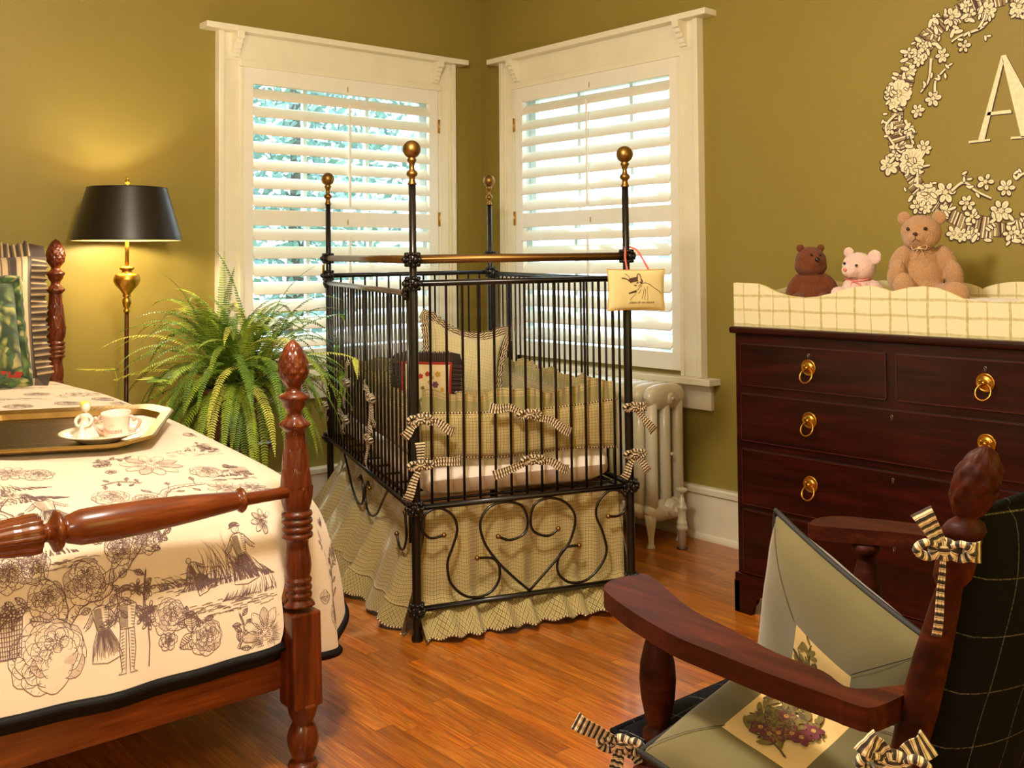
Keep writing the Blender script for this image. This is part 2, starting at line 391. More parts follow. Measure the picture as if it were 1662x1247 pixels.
def shutters(T, label):
    root = thing('plantation_shutter', label, 'shutter', T(.97, .0, .80))
    g = G(); A0, A1, Z0, Z1 = .3515, 1.5905, .802, 2.3635; n0, n1 = -.004, .028
    g.box(A0, .415, n0, n1, Z0, Z1, T=T); g.box(1.537, A1, n0, n1, Z0, Z1, T=T)
    for z0, z1 in ((Z0, .889), (1.545, 1.627), (2.280, Z1)): g.box(.415, 1.537, n0, n1, z0, z1, T=T)
    g.build('shutter_frame', M_shut, root, bev=.002, fix=True)
    th = math.radians(47); hw = .0450
    for (zb, zt) in ((.889, 1.545), (1.627, 2.280)):
        n = 7; sp = (zt-zb)/n
        for k in range(n):
            zc = zb+sp*(k+.5); g = G(); sec = []
            for i in range(12):
                a = 2*PI*i/12; p = hw*math.cos(a); q = .0058*math.sin(a)
                # inner edge low, outer edge high
                sec.append((.010+p*math.cos(th)-q*math.sin(th)*-1, zc-p*math.sin(th)+q*math.cos(th)))
            V = [T(a, q[0], q[1]) for a in (.4165, 1.5355) for q in sec]
            g.add(V, [(i, (i+1) % 12, (i+1) % 12+12, i+12) for i in range(12)]); g.add(V, [list(range(12)), list(range(12, 24))[::-1]], sm=False)
            g.build('louver', M_shut, root, fix=True)
        g = G(); ac = .972
        g.box(ac-.006, ac+.006, .046, .056, zb+.03, zt-.055, T=T); g.build('tilt_rod', M_shut, root, bev=.002, fix=True)
        g = G(); g.box(ac-.003, ac+.003, .028, .032, zt+.012, zt+.040, T=T); g.build('rod_notch', M_slot, root, fix=True)
    for z in (2.15, 1.60, .98):
        g = G(); g.box(.344, .354, .028, .036, z-.038, z+.038, T=T)
        P = [np.array(T(.349, .037, z+q)) for q in (-.041, .041)]; g.tube(P, .0045, 8); g.build('hinge', M_brass, root, fix=True)
    rebase(root)
    return root
M_slot = mplain('shutter_notch', sc(190, 168, 120), .6)
shutters(TL, 'white louvered shutter filling the left window behind the fern and crib')
shutters(TR, 'white louvered shutter filling the right window above the radiator')

# ------------------------------------------------------------------ outside
random.seed(4)
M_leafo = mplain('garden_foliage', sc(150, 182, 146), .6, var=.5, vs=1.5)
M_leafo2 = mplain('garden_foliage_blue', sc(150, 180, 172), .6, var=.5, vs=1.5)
M_barko = mplain('garden_bark', sc(120, 110, 100), .9)
def tree(x, y, h, r, n, label, mt):
    root = thing('garden_tree', label, 'tree', (x, y, -.6), 'trees outside the left window')
    g = G(); g.tube([(x, y, -.6), (x+.1, y, h*.5), (x, y+.1, h)], [.16, .12, .04], 8); g.build('trunk', M_barko, root)
    V = []; F = []
    for k in range(n):
        while True:
            p = np.array([random.uniform(-1, 1) for _ in range(3)])
            if p@p < 1: break
        c = np.array([x, y, h*.62])+p*np.array([r, r, h*.62]); s = random.uniform(.05, .11)
        a = nrm([random.gauss(0, 1) for _ in range(3)]); b = nrm(np.cross(a, [random.gauss(0, 1) for _ in range(3)]))
        o = len(V); V += [c-a*s, c-b*s*.5, c+a*s, c+b*s*.5]; F.append((o, o+1, o+2, o+3))
    G().add(V, F, sm=False).build('foliage', mt, root)
    rebase(root)
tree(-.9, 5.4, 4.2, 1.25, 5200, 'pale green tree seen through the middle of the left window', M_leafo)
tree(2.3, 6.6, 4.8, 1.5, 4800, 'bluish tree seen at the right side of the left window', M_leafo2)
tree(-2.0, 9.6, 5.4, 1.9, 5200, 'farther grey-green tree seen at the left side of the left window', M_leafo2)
M_side = mplain('neighbour_siding', sc(232, 236, 240), .7)
root = thing('neighbour_house', 'white clapboard house seen faintly through the right window', 'house', (6.2, -1.0, -.8))
g = G(); g.box(6.2, 9, -6, 4, -.8, 4.6)
for k in range(26): g.box(6.17, 6.2, -6, 4, -.8+k*.2, -.8+k*.2+.02)
g.build('wall', M_side, root, fix=True)
for y in (-2.2, .6): G().box(6.12, 6.2, y, y+.9, 1.2, 2.9).build('window_trim', M_sash, root, fix=True)
for y in (-2.2, .6): G().box(6.10, 6.13, y+.1, y+.8, 1.3, 2.8).build('pane', mplain('dark_pane', sc(120, 140, 160), .2), root, fix=True)
rebase(root)
g = G(); g.box(.4, 14, -12, 14, -.9, -.8); g.box(-14, .4, .4, 14, -.9, -.8)
tag(g.build('lawn', mplain('lawn_grass', sc(120, 140, 90), .9, var=.3), fix=True), 'green lawn outside below the windows', 'lawn', kind='structure')

# ------------------------------------------------------------------ shared soft goods
M_tie = mstripe('striped_tie_cotton', .0105, [(0, sc(46, 34, 26)), (.34, sc(226, 204, 160)), (.46, sc(120, 70, 40)), (.54, sc(232, 212, 170)), (.86, sc(88, 70, 50))], vert=False)
M_check = mcheck('tan_check_cotton', sc(202, 184, 124), [(.0135, .0032, 0, sc(104, 80, 38), .55), (.0135, .0018, .45, sc(100, 112, 60), .5), (.0135, .0013, .75, sc(160, 96, 48), .4)])
M_checkd = mcheck('tan_check_cotton_bias', sc(202, 184, 124), [(.0135, .0032, 0, sc(104, 80, 38), .7), (.0135, .0018, .45, sc(100, 112, 60), .6)], rot=PI/4)
M_pcheck = mcheck('cream_check_pillow_cotton', sc(226, 214, 168), [(.016, .0035, 0, sc(178, 160, 96), .5), (.016, .0016, .5, sc(150, 150, 110), .35)])
M_olive = mplain('olive_gathered_silk', sc(150, 140, 84), .7, sheen=.4, bump=.0005)
M_sheet = mplain('white_cotton_sheet', sc(242, 228, 212), .85, var=.03, sheen=.2, bump=.0005, bs=500)
M_cord = mstripe('twisted_hem_cord', .012, [(0, sc(70, 46, 28)), (.5, sc(220, 196, 150))], vert=False)
M_darkst = mstripe('dark_brown_stripe_silk', .02, [(0, sc(52, 34, 26)), (.45, sc(104, 74, 54)), (.6, sc(40, 26, 20))], vert=True)

def ribbon(g, P, w, up, m=0, gather=0.0, n=8):
    """flat cloth strip along P, widths w, lying across 'up'"""
    P = [np.asarray(p, float) for p in P]; N = len(P); up = nrm(up); V = []; UV = []; L = 0
    for i, p in enumerate(P):
        if i: L += np.linalg.norm(p-P[i-1])
        T = nrm(P[min(i+1, N-1)]-P[max(i-1, 0)]); a = nrm(np.cross(T, up)); wi = w[i] if hasattr(w, '__len__') else w
        for k in range(n+1):
            t = k/n-.5; V.append(p+a*wi*t+up*(gather*math.cos(t*4*PI)*(1.0-.6*i/N))); UV.append((t*wi, L))
    F = [(i*(n+1)+k, i*(n+1)+k+1, (i+1)*(n+1)+k+1, (i+1)*(n+1)+k) for i in range(N-1) for k in range(n)]
    g.add(V, F, UV, m)
def bow(c, tails, up, parent, size=1.0, name='tie_bow', mat=None, loops=True, seed=0):
    """a knotted tie: knot plus loose tails; tails = list of end points (relative)"""
    g = G(); rnd = random.Random(seed); c = np.asarray(c, float); up = nrm(up)
    side = nrm(np.cross(up, (0, 0, 1)))
    g.tube(cr([c+side*.016*size*math.cos(a)+v3(0, 0, 1)*.011*size*math.sin(a)+up*.008*size for a in np.linspace(0, 2*PI, 9)[:-1]], 3, True), .009*size, 8, closed=True)
    g.ball(c+up*.006*size, .014*size, 10)
    if loops:
        for q in (-1, 1):
            P = cr([c+up*.004, c+side*q*.028*size+v3(0, 0, .012*size)+up*.014, c+side*q*.045*size+v3(0, 0, -.002)+up*.012, c+side*q*.024*size+v3(0, 0, -.014*size)+up*.006, c+up*.002], 4)
            g.tube(P, [.006*size+.004*size*math.sin(PI*i/(len(P)-1)) for i in range(len(P))], 8, flat=.6)
    for e in tails:
        wf = e[3] if len(e) == 4 else 1.0; e = np.asarray(e[:3], float); L = np.linalg.norm(e)
        mid = c+e*.5+v3(0, 0, 1)*L*rnd.uniform(-.02, .10)+up*.012
        P = cr([c+up*.004, c+e*.2+up*.010, mid, c+e*.8+up*.016, c+e+up*.008], 4); N = len(P)
        w = [size*wf*(.014+.024*min(1, (i/(N-1))**.8)) for i in range(N)]
        ribbon(g, P, w, up, gather=.0035*size)
    return g.build(name, mat or M_tie, parent, thick=.0015)

def pad(g, O, A, B, Nn, w, h, t, m=0, n=20, pinch=.05, uvs=1.0, sag=0.0, mfn=None, uvo=(0, 0)):
    """stuffed cushion centred at O"""
    O, A, B, Nn = [np.asarray(q, float) for q in (O, A, B, Nn)]
    for sgn in (1, -1):
        def fn(a, b, sgn=sgn):
            u = 2*a-1; v = 2*b-1
            uu = u*(1-pinch*(1-abs(v)**2)*abs(u)); vv = v*(1-pinch*(1-abs(u)**2)*abs(v))
            th = t/2*(max(0, (1-u**4))*max(0, (1-v**4)))**.5*(1-.25*(u*u+v*v)/2)
            wr = .04*t*mnoise.noise(Vector((u*2.3+O[0]*5, v*2.3+O[2]*7, sgn*3)))
            return O+A*(uu*w/2)+B*(vv*h/2-sag*(1-u*u)*max(0, v))+Nn*sgn*(th+wr*(th > 1e-4))
        g.grid(fn, n, n, m, uv=lambda a, b: (a*w*uvs+uvo[0], b*h*uvs+uvo[1]), flip=(sgn < 0), mf=(mfn if sgn > 0 else None))
def perim(O, A, B, w, h, pinch=.05, n=20, sag=0.0):
    O, A, B = [np.asarray(q, float) for q in (O, A, B)]; P = []
    for k in range(4*n):
        s, f = divmod(k, n); f = 2*f/n-1
        u, v = [(f, -1), (1, f), (-f, 1), (-1, -f)][s]
        uu = u*(1-pinch*(1-abs(v)**2)*abs(u)); vv = v*(1-pinch*(1-abs(u)**2)*abs(v))
        P.append(O+A*(uu*w/2)+B*(vv*h/2-sag*(1-u*u)*max(0, v)))
    return P
def ruffle(g, P, C, Nn, wd, amp, waves, m=0, closed=True, sub=4, seed=0):
    """gathered strip standing out from the closed outline P"""
    C = np.asarray(C, float); Nn = np.asarray(Nn, float); Q = []
    for i in range(len(P) if closed else len(P)-1):
        for k in range(sub): Q.append(P[i]+(P[(i+1) % len(P)]-P[i])*k/sub)
    if not closed: Q.append(P[-1])
    N = len(Q); V = []; UV = []; L = 0; rn = random.Random(seed)
    ph = [rn.uniform(-.6, .6) for _ in range(N//6+3)]
    for i in range(N+1 if closed else N):
        q = Q[i % N]; T = nrm(Q[(i+1) % N]-Q[(i-1) % N]) if closed else nrm(Q[min(i+1, N-1)]-Q[max(i-1, 0)])
        o = nrm(np.cross(T, Nn)); o = o if o@(q-C) > 0 else -o
        if i: L += np.linalg.norm(Q[i % N]-Q[i-1])
        s = math.sin(2*PI*waves*i/N+ph[i//6]); wv = 1+.12*math.sin(i*1.7)
        for k in range(5):
            r = k/4; V.append(q+o*wd*r*wv+Nn*amp*s*(.25+.75*r)); UV.append((L*1.9, r*wd))
    M_ = len(V)//5; F = [(i*5+k, i*5+k+1, (i+1)*5+k+1, (i+1)*5+k) for i in range(M_-1) for k in range(4)]
    g.add(V, F, UV, m)

# ------------------------------------------------------------------ iron crib
CW, CLN = .859, 1.548
crib = thing('iron_crib', 'black iron crib with tall ball-topped posts, gold rails and heart scrollwork', 'crib', (-1.8215, -1.8727, 0))
TH = -.3381
crib.rotation_euler = (math.atan(.0082), -math.atan(.0097), TH)
CM = crib.matrix_basis.to_3x3(); CMn = np.array(CM); CO = np.array([-1.8215, -1.8727, 0])
def cw(u, v, z): return CO+CMn@np.array([u, v, z])          # crib frame -> room
ZB, ZL, ZK, ZG, ZF = .109, .470, 1.272, 1.358, 1.755
FINP = [(.0, -.128), (.0155, -.128), (.0165, -.124), (.013, -.118), (.0105, -.108), (.011, -.100), (.018, -.095), (.0205, -.088), (.018, -.081), (.0105, -.074), (.009, -.062), (.012, -.048), (.0165, -.041), (.0165, -.036), (.013, -.031)]
FINP += [(.0325*math.sin(a), -.0325*math.cos(a)) for a in np.linspace(.42, PI, 12)]
POSTS = [(0, 0), (CW, 0), (0, CLN), (CW, CLN)]
for i, (u, v) in enumerate(POSTS):
    g = G(); g.lathe([(.0, -.035 if v else -.01), (.021, -.035 if v else -.01), (.021, .012), (.015, .03), (.0175, .045), (.0165, .06), (.0165, 1.24), (.0135, 1.262), (.0130, ZF-.126), (.0, ZF-.126)], (u, v, 0), n=16)
    p = g.build('post', M_iron, crib)
    f = G(); f.lathe(FINP, (u, v, ZF), n=24); f.build('ball_finial', M_gold, p)
def rosette(u, v, z, r=.031, dirs=((0, -1),)):
    g = G(); g.ball((u, v, z), (r*.86, r*.86, r), 18)
    for k in range(10):
        a = 2*PI*k/10
        for (cz, rr) in ((.62, .78), (-.62, .78), (0, 1.0)):
            aa = a+(0 if cz else PI/10); g.ball((u+r*.9*rr*math.cos(aa), v+r*.9*rr*math.sin(aa), z+r*cz), .0075, 8)
    for d in dirs:
        g.ball((u+d[0]*r*1.05, v+d[1]*r*1.05, z), .011, 8)
        for k in range(7):
            a = 2*PI*k/7; px = -d[1]; g.ball((u+d[0]*r*.82+px*.02*math.cos(a), v+d[1]*r*.82+d[0]*.02*math.cos(a), z+.02*math.sin(a)), .0066, 8)
    g.build('rosette', M_iron, crib, label='black bead-covered joint ball')
for (u, v) in POSTS:
    su = -1 if u == 0 else 1; sv = -1 if v == 0 else 1
    for z in (ZG, ZK, ZL): rosette(u, v, z, dirs=((0, sv), (su, 0)))
    if v == 0: rosette(u, v, ZB, dirs=((0, sv),))
def rod(name, a, b, r, mat, n=12): 
    g = G(); g.tube([a, b], r, n); return g.build(name, mat, crib)
rod('gold_rail', (.02, 0, ZG), (CW-.02, 0, ZG), .0155, M_goldp, 16); rod('gold_rail', (0, .02, ZG), (0, CLN-.02, ZG), .0150, M_goldp, 16)
rod('gold_rail', (.02, CLN, ZG), (CW-.02, CLN, ZG), .0110, M_goldp, 16); rod('gold_rail', (CW, .02, ZG), (CW, CLN-.02, ZG), .0110, M_goldp, 16)
for v in (0, CLN):
    rod('top_rail', (.02, v, ZK), (CW-.02, v, ZK), .0115, M_iron); rod('bottom_rail', (.02, v, ZL), (CW-.02, v, ZL), .0115, M_iron)
rod('lower_rail', (.02, 0, ZB), (CW-.02, 0, ZB), .0105, M_iron)
for k in range(13):
    u = CW*(k+1)/14
    for v in (0, CLN):
        g = G(); g.tube([(u, v, ZL), (u, v, ZK-.012), (u, v, ZK)], [.0052, .0052, .009], 8); g.build('spindle', M_iron, crib)
M_steelrail = mplain('worn_steel_rail', sc(140, 128, 120), .3, .8, var=.1)
for u, off in ((0, -.012), (CW, .012)):
    zt = ZK-.036 if u == 0 else ZK-.008
    g = G(); g.tube([(u+off, .03, zt), (u+off, CLN-.03, zt)], .0115, 12); g.build('drop_side_rail', M_steelrail if u == 0 else M_iron, crib, label='grey worn sliding side rail')
    rod('drop_side_rail', (u+off, .03, ZL), (u+off, CLN-.03, ZL), .0105, M_iron)
    for v in (.034, CLN-.034):
        g = G(); g.tube([(u+off, v, .34), (u+off, v, zt+.006)], .0062, 8); g.build('guide_rod', M_iron, crib)
        g = G(); g.ball((u+off, v, zt), (.024, .016, .026), 12)
        for q in range(8): g.ball((u+off*1.9, v+.016*math.cos(q*PI/4), zt+.018*math.sin(q*PI/4)), .007, 8)
        g.build('rosette', M_iron, crib)
    for k in range(24):
        v = .034+(CLN-.068)*(k+1)/25
        g = G(); g.tube([(u+off, v, ZL), (u+off, v, zt)], .0050, 8); g.build('spindle', M_iron, crib)
g = G(); g.tube([(-.028, CLN-.012, ZK+.012), (-.028, CLN-.012, ZK+.052), (-.022, CLN-.02, ZK+.06)], [.006, .006, .004], 8); g.build('latch', M_brass, crib, label='brass side latch')
# scrollwork panels
SCR = {'S1': [(.103, .363), (.048, .36), (.019, .402), (.038, .449), (.09, .461), (.137, .429), (.153, .378), (.136, .32), (.115, .263), (.125, .192), (.172, .141), (.225, .125), (.279, .137), (.312, .178), (.312, .229), (.285, .259), (.228, .266)],
    'H1': [(.311, .335), (.357, .317), (.412, .333), (.429, .378), (.407, .436), (.347, .458), (.281, .448), (.243, .398), (.254, .326), (.302, .25), (.367, .181), (.432, .122)],
    'H2': [(.552, .337), (.513, .315), (.457, .334), (.44, .376), (.457, .436), (.514, .456), (.582, .433), (.622, .377), (.609, .306), (.569, .248), (.432, .122)],
    'S2': [(.638, .264), (.58, .262), (.549, .22), (.551, .169), (.596, .131), (.66, .129), (.718, .168), (.752, .227), (.738, .302), (.711, .368), (.721, .419), (.763, .456), (.811, .453), (.84, .418), (.834, .376), (.803, .358), (.762, .361)]}
def scroll(P, mp, balls):
    P = [mp(*p) for p in P]; g = G(); g.tube(cr(P, 6), .0052, 8); o = g.build('scrollwork', M_iron, crib)
    f = G()
    for i in balls: f.ball(P[i], .0095, 12)
    f.build('scroll_tip', M_gold, o)
for k, P in SCR.items():
    scroll(P, lambda a, z: (a, -.004, z), (0,) if k in ('H1', 'H2') else (0, -1))
SL = [(1.20, .470), (1.10, .40), (1.0, .325), (.90, .292), (.83, .30), (.79, .34), (.80, .39), (.84, .42), (.87, .40)]
scroll(SL, lambda a, z: (-.008, a, z), (-1,)); scroll([(1.548-a, z) for a, z in SL], lambda a, z: (-.008, a, z), (-1,))
scroll([(.12, .43), (.10, .35), (.14, .29), (.20, .28), (.24, .32)], lambda a, z: (-.008, a, z), (0, -1))
# spring base under the mattress
g = G()
for k in range(9): g.tube([(.02, .1+k*.168, .468), (CW-.02, .1+k*.168, .468)], .005, 6)
g.tube([(.03, .03, .466), (.03, CLN-.03, .466)], .007, 6); g.tube([(CW-.03, .03, .466), (CW-.03, CLN-.03, .466)], .007, 6)
g.build('mattress_support', M_iron, crib)

def cthing(name, label, cat, group=None):
    o = thing(name, label, cat, CO, group); o.rotation_euler = crib.rotation_euler; return o
# mattress
m = cthing('crib_mattress', 'thin crib mattress in a white fitted sheet inside the iron crib', 'mattress')
g = G()
def mt(a, b):
    # rounded slab as superellipse section swept along v
    t = 2*PI*a; c, s = math.cos(t), math.sin(t); e = .28
    u = CW/2+(CW/2-.052)*abs(c)**e*math.copysign(1, c); z = .548+.066*abs(s)**.45*math.copysign(1, s)
    en = min(1, b/.03, (1-b)/.03)**.4 if 0 < b < 1 else 0.0
    u = CW/2+(u-CW/2)*(.94+.06*en); z = .548+(z-.548)*en
    wr = .004*mnoise.noise(Vector((u*9, b*26, z*6)))+.003*math.sin(b*60+u*14)*(1 if z < .58 else .3)
    return (u+wr*(1 if c > 0 else -1)*en, .052+b*(CLN-.104), z+wr*en)
g.grid(mt, 64, 60, uv=lambda a, b: (a*2, b*1.4)); g.build('mattress_body', M_sheet, m)

# dust ruffle (skirt)
sk = cthing('crib_skirt', 'tan checked gathered crib skirt falling from the iron frame to the floor', 'crib skirt')
def skirt(name, P0, P1, zt, zb, out0, out1, folds, base_out, seed, kick=False, hem=.075):
    P0 = np.array(P0, float); P1 = np.array(P1, float); D = P1-P0; L = np.linalg.norm(D); T = D/L; Nn = np.array([T[1], -T[0]])
    rn = random.Random(seed); fs = [rn.uniform(.5, 1.3) for _ in range(folds+2)]; ph = [rn.uniform(-.25, .25) for _ in range(folds+2)]
    def fold(a):
        x = a*folds; i = int(x); f = x-i
        s0, s1 = fs[i], fs[i+1]; am = s0*(1-f)+s1*f
        return am*math.cos(2*PI*(x+ph[i]*(1-f)+ph[i+1]*f))*.5+.35*am*math.sin(2*PI*x*.5+seed)
    def fn(a, b):
        # b: 0 top, 1 hem
        z = zt+(zb-zt)*b; fl = out0+(out1-out0)*a
        if kick: kb = max(0, (b-.74)/.26)**1.3; off = base_out-.036+fold(a)*(.018+.010*b)+kb*(fl+.034+.026*fold(a))
        else: kb = max(0, (b-.22)/.78)**1.15; off = base_out-.022+fold(a)*(.010+.012*b+.024*kb)+kb*(fl+.022)
        hw = .006*math.sin(a*folds*2*PI*1.9+seed)
        p = P0+T*(a*L+.012*b*math.sin(a*folds*PI+seed))+Nn*off
        return (p[0], p[1], z+hw*b+(.016*fold(a) if b > .8 else 0)*b)
    H = zt-zb; g = G(); nb = 40; hb = 1-hem/H
    g.grid(fn, int(L*110), nb, uv=lambda a, b: (a*L*1.45+.1*seed, b*H), mf=lambda a, b: 1 if b > hb else 0)
    o = g.build(name, [M_check, M_checkd], sk)
    P = [fn(a, 1.0) for a in np.linspace(0, 1, int(L*90))]; g = G(); g.tube(P, .0038, 6); g.build('cord_trim', M_cord, o)
    P = [np.array(fn(a, hb))+np.array([Nn[0], Nn[1], 0])*.002 for a in np.linspace(0, 1, int(L*60))]; g = G(); g.tube(P, .0028, 6); g.build('seam', M_check, o)
skirt('skirt_panel', (.012, .016), (CW-.01, .016), .462, .02, .085, .055, 8, .0, 3, True)
skirt('skirt_panel', (.02, CLN-.03), (.02, .022), .462, .02, .25, .07, 8, .0, 5)
skirt('skirt_panel', (CW-.014, .03), (CW-.014, CLN-.03), .462, .02, .05, .05, 8, .0, 7)

# bumper
bu = cthing('crib_bumper', 'tan checked padded bumper with olive ruffle and striped bows inside the crib', 'crib bumper')
def bumper(P0, P1, z0, z1a, z1b, rh, seed):
    P0 = np.array(P0, float); P1 = np.array(P1, float); D = P1-P0; L = np.linalg.norm(D); T = D/L; Nn = np.array([T[1], -T[0]])
    g = G()
    def fn(a, b, sg):
        top = z1a+(z1b-z1a)*a-.018*math.sin(PI*a); lo = z0-.012*a+.006*math.sin(9*a+seed)
        z = lo+(top-lo)*b; e = (max(0, 1-(2*b-1)**4)*max(0, 1-(2*a-1)**10))**.5
        w = .005*mnoise.noise(Vector((a*9*L+seed, b*2.5, sg)))+.006*math.sin(3*b*PI+a*7+seed)*mnoise.noise(Vector((a*4+seed, b*2, 0)))
        p = P0+T*a*L+Nn*sg*(.017*e+w*e); return (p[0], p[1], z)
    for sg in (1, -1): g.grid(lambda a, b, sg=sg: fn(a, b, sg), int(L*50), 16, uv=lambda a, b: (a*L, b*.2), flip=sg < 0)
    o = g.build('padded_panel', M_check, bu)
    top = [np.array(fn(a, 1.0, 1)) for a in np.linspace(0, 1, int(L*50))]; bot = [np.array(fn(a, 0, 1)) for a in np.linspace(0, 1, int(L*50))]
    for Q in (top, bot): g = G(); g.tube(Q, .0042, 6); g.build('cord_trim', M_cord, o)
    g = G(); rn = random.Random(seed); n = int(L*170)
    def rf(a, b):
        i = a*(n-1); q = np.array(fn(a, 1.0, 1)); h = rh*(1+.16*math.sin(a*L*19+seed)+.08*math.sin(a*L*47))
        am = math.sin(a*L*2*PI*26+1.5*math.sin(a*31+seed)); lean = .012*math.sin(a*L*13+seed)
        return (q[0]+Nn[0]*(am*.0055*(.3+b)+lean*b), q[1]+Nn[1]*(am*.0055*(.3+b)+lean*b), q[2]+h*b)
    g.grid(rf, n, 6, uv=lambda a, b: (a*L*1.8, b*rh), mf=lambda a, b: 1 if b > .72 else 0)
    g.build('ruffle', [M_olive, M_check], bu)
bumper((.035, .040), (CW-.03, .040), .628, .800, .800, .075, 1)
bumper((.040, CLN-.05), (.040, .05), .628, .80, .80, .06, 2)
bumper((CW-.040, .05), (CW-.040, CLN-.05), .628, .79, .80, .075, 3)
bumper((CW-.05, CLN-.045), (.05, CLN-.045), .628, .80, .80, .06, 4)
FR_ = (0, -1, 0); LF = (-1, 0, 0)
for i, (c, tails, up) in enumerate([
    ((.433, -.012, .777), [(-.155, 0, .035), (.17, 0, -.082)], FR_),
    ((.444, -.012, .608), [(-.155, 0, -.045), (.145, 0, -.05)], FR_),
    ((.01, -.022, .790), [(.13, 0, -.055), (-.06, 0, -.06)], FR_),
    ((.009, -.022, .628), [(.0, 0, .08), (-.05, 0, -.12), (.16, .02, .0)], FR_),
    ((CW+.01, -.018, .775), [(.055, 0, .0), (.085, 0, -.10)], FR_),
    ((CW+.01, -.018, .595), [(.055, 0, -.075), (-.05, 0, -.09)], FR_),
    ((-.016, .56, .79), [(0, .12, .05), (0, -.07, -.10), (0, .02, -.17)], LF),
    ((-.016, .60, .62), [(0, .05, -.13), (0, -.05, .05)], LF),
    ((-.016, 1.03, .80), [(0, -.05, .10), (0, .05, -.12)], LF),
    ((-.016, 1.06, .63), [(0, .16, .03), (0, .05, -.06)], LF),
    ((-.016, CLN-.02, .80), [(0, .05, .03), (0, .06, -.10)], LF),
    ((-.016, CLN-.02, .63), [(0, .10, -.04), (0, -.05, -.06)], LF)]):
    bow(c, tails, up, bu, seed=i)

# pillows in the crib
pl = cthing('ruffled_crib_pillow', 'cream checked square pillow with striped ruffle leaning at the back of the crib', 'pillow')
def frame3(A, Nn):
    A = nrm(A); Nn = nrm(np.asarray(Nn, float)-A*(A@np.asarray(Nn, float))); return A, nrm(np.cross(Nn, A)), Nn
A, B, Nn = frame3((.97, .0, -.24), (.05, -1, .35)); O = v3(.470, .86, .865)
g = G(); pad(g, O, A, B, Nn, .40, .40, .17, pinch=.20, sag=.03); g.build('pillow_body', M_pcheck, pl)
g = G(); ruffle(g, perim(O, A, B, .40, .40, .20, sag=.03), O, Nn, .036, .008, 60); g.build('ruffle', M_tie, pl)
pl = cthing('small_check_pillow', 'small tan checked pillow lying low between the ruffled pillow and bumper', 'pillow')
A, B, Nn = frame3((.9, -.2, .05), (.0, -.8, .6)); O = v3(.50, .62, .70)
g = G(); pad(g, O, A, B, Nn, .26, .20, .12, pinch=.1); g.build('pillow_body', M_check, pl)
g = G(); g.tube(perim(O, A, B, .26, .20, .1), .004, 6, closed=True); g.build('cord_trim', M_cord, pl)
pl = cthing('floral_crib_pillow', 'small cream pillow with embroidered flowers, red edge and dark brown ruffle', 'pillow')
A, B, Nn = frame3((.95, -.15, -.06), (-.12, -1, .22)); O = v3(.262, .74, .800)
g = G(); pad(g, O, A, B, Nn, .21, .20, .06, pinch=.03)
ink = []
M_emb0 = mplain('cream_linen', sc(232, 214, 170), .9, bump=.0005, bs=500); M_red = mplain('faded_red_thread', sc(176, 52, 36), .8); M_ochre = mplain('ochre_thread', sc(206, 160, 70), .8)
M_plum = mplain('plum_thread', sc(112, 66, 84), .8); M_oliveth = mplain('olive_thread', sc(128, 118, 60), .8)
def blob(g, O, A, B, Nn, c, r, pet, m, off, seed=0, depth=.02):
    poly = []
    for k in range(28):
        a = 2*PI*k/28; q = r*(.72+.28*abs(math.cos(pet*a/2+seed))); poly.append((c[0]+q*math.cos(a), c[1]+q*math.sin(a)))
    V = [O+A*x+B*y+Nn*off for x, y in poly]; g.add(V, [list(range(28))], m=m)
for (x, y, r, p, mm) in ((-.03, .040, .012, 5, 1), (.0, .050, .012, 5, 1), (.035, .005, .015, 6, 3), (-.055, .0, .012, 5, 2), (.0, -.035, .018, 6, 2), (.045, .050, .013, 5, 2), (-.05, -.055, .011, 5, 1), (.05, -.05, .012, 4, 4), (-.07, .055, .010, 4, 4), (.01, .015, .010, 5, 2), (-.02, -.01, .009, 4, 4), (.02, .035, .009, 5, 2), (-.02, -.06, .011, 5, 4), (.065, -.015, .009, 5, 2), (-.075, -.03, .010, 5, 2), (.03, -.065, .009, 5, 1)):
    blob(g, O, A, B, Nn, (x, y), r, p, mm, .0325*(1-((x/.105)**4))**.5*(1-((y/.1)**4))**.5*.95, p)
g.build('pillow_body', [M_emb0, M_red, M_ochre, M_plum, M_oliveth], pl)
g = G(); Pp = perim(O, A, B, .215, .205, .03); g.tube([p+Nn*.002 for p in Pp], .0065, 6, closed=True); g.build('piping', M_red, pl)
g = G(); ruffle(g, [p-Nn*.006 for p in Pp], O, Nn, .052, .009, 44, seed=3); g.build('ruffle', M_darkst, pl)

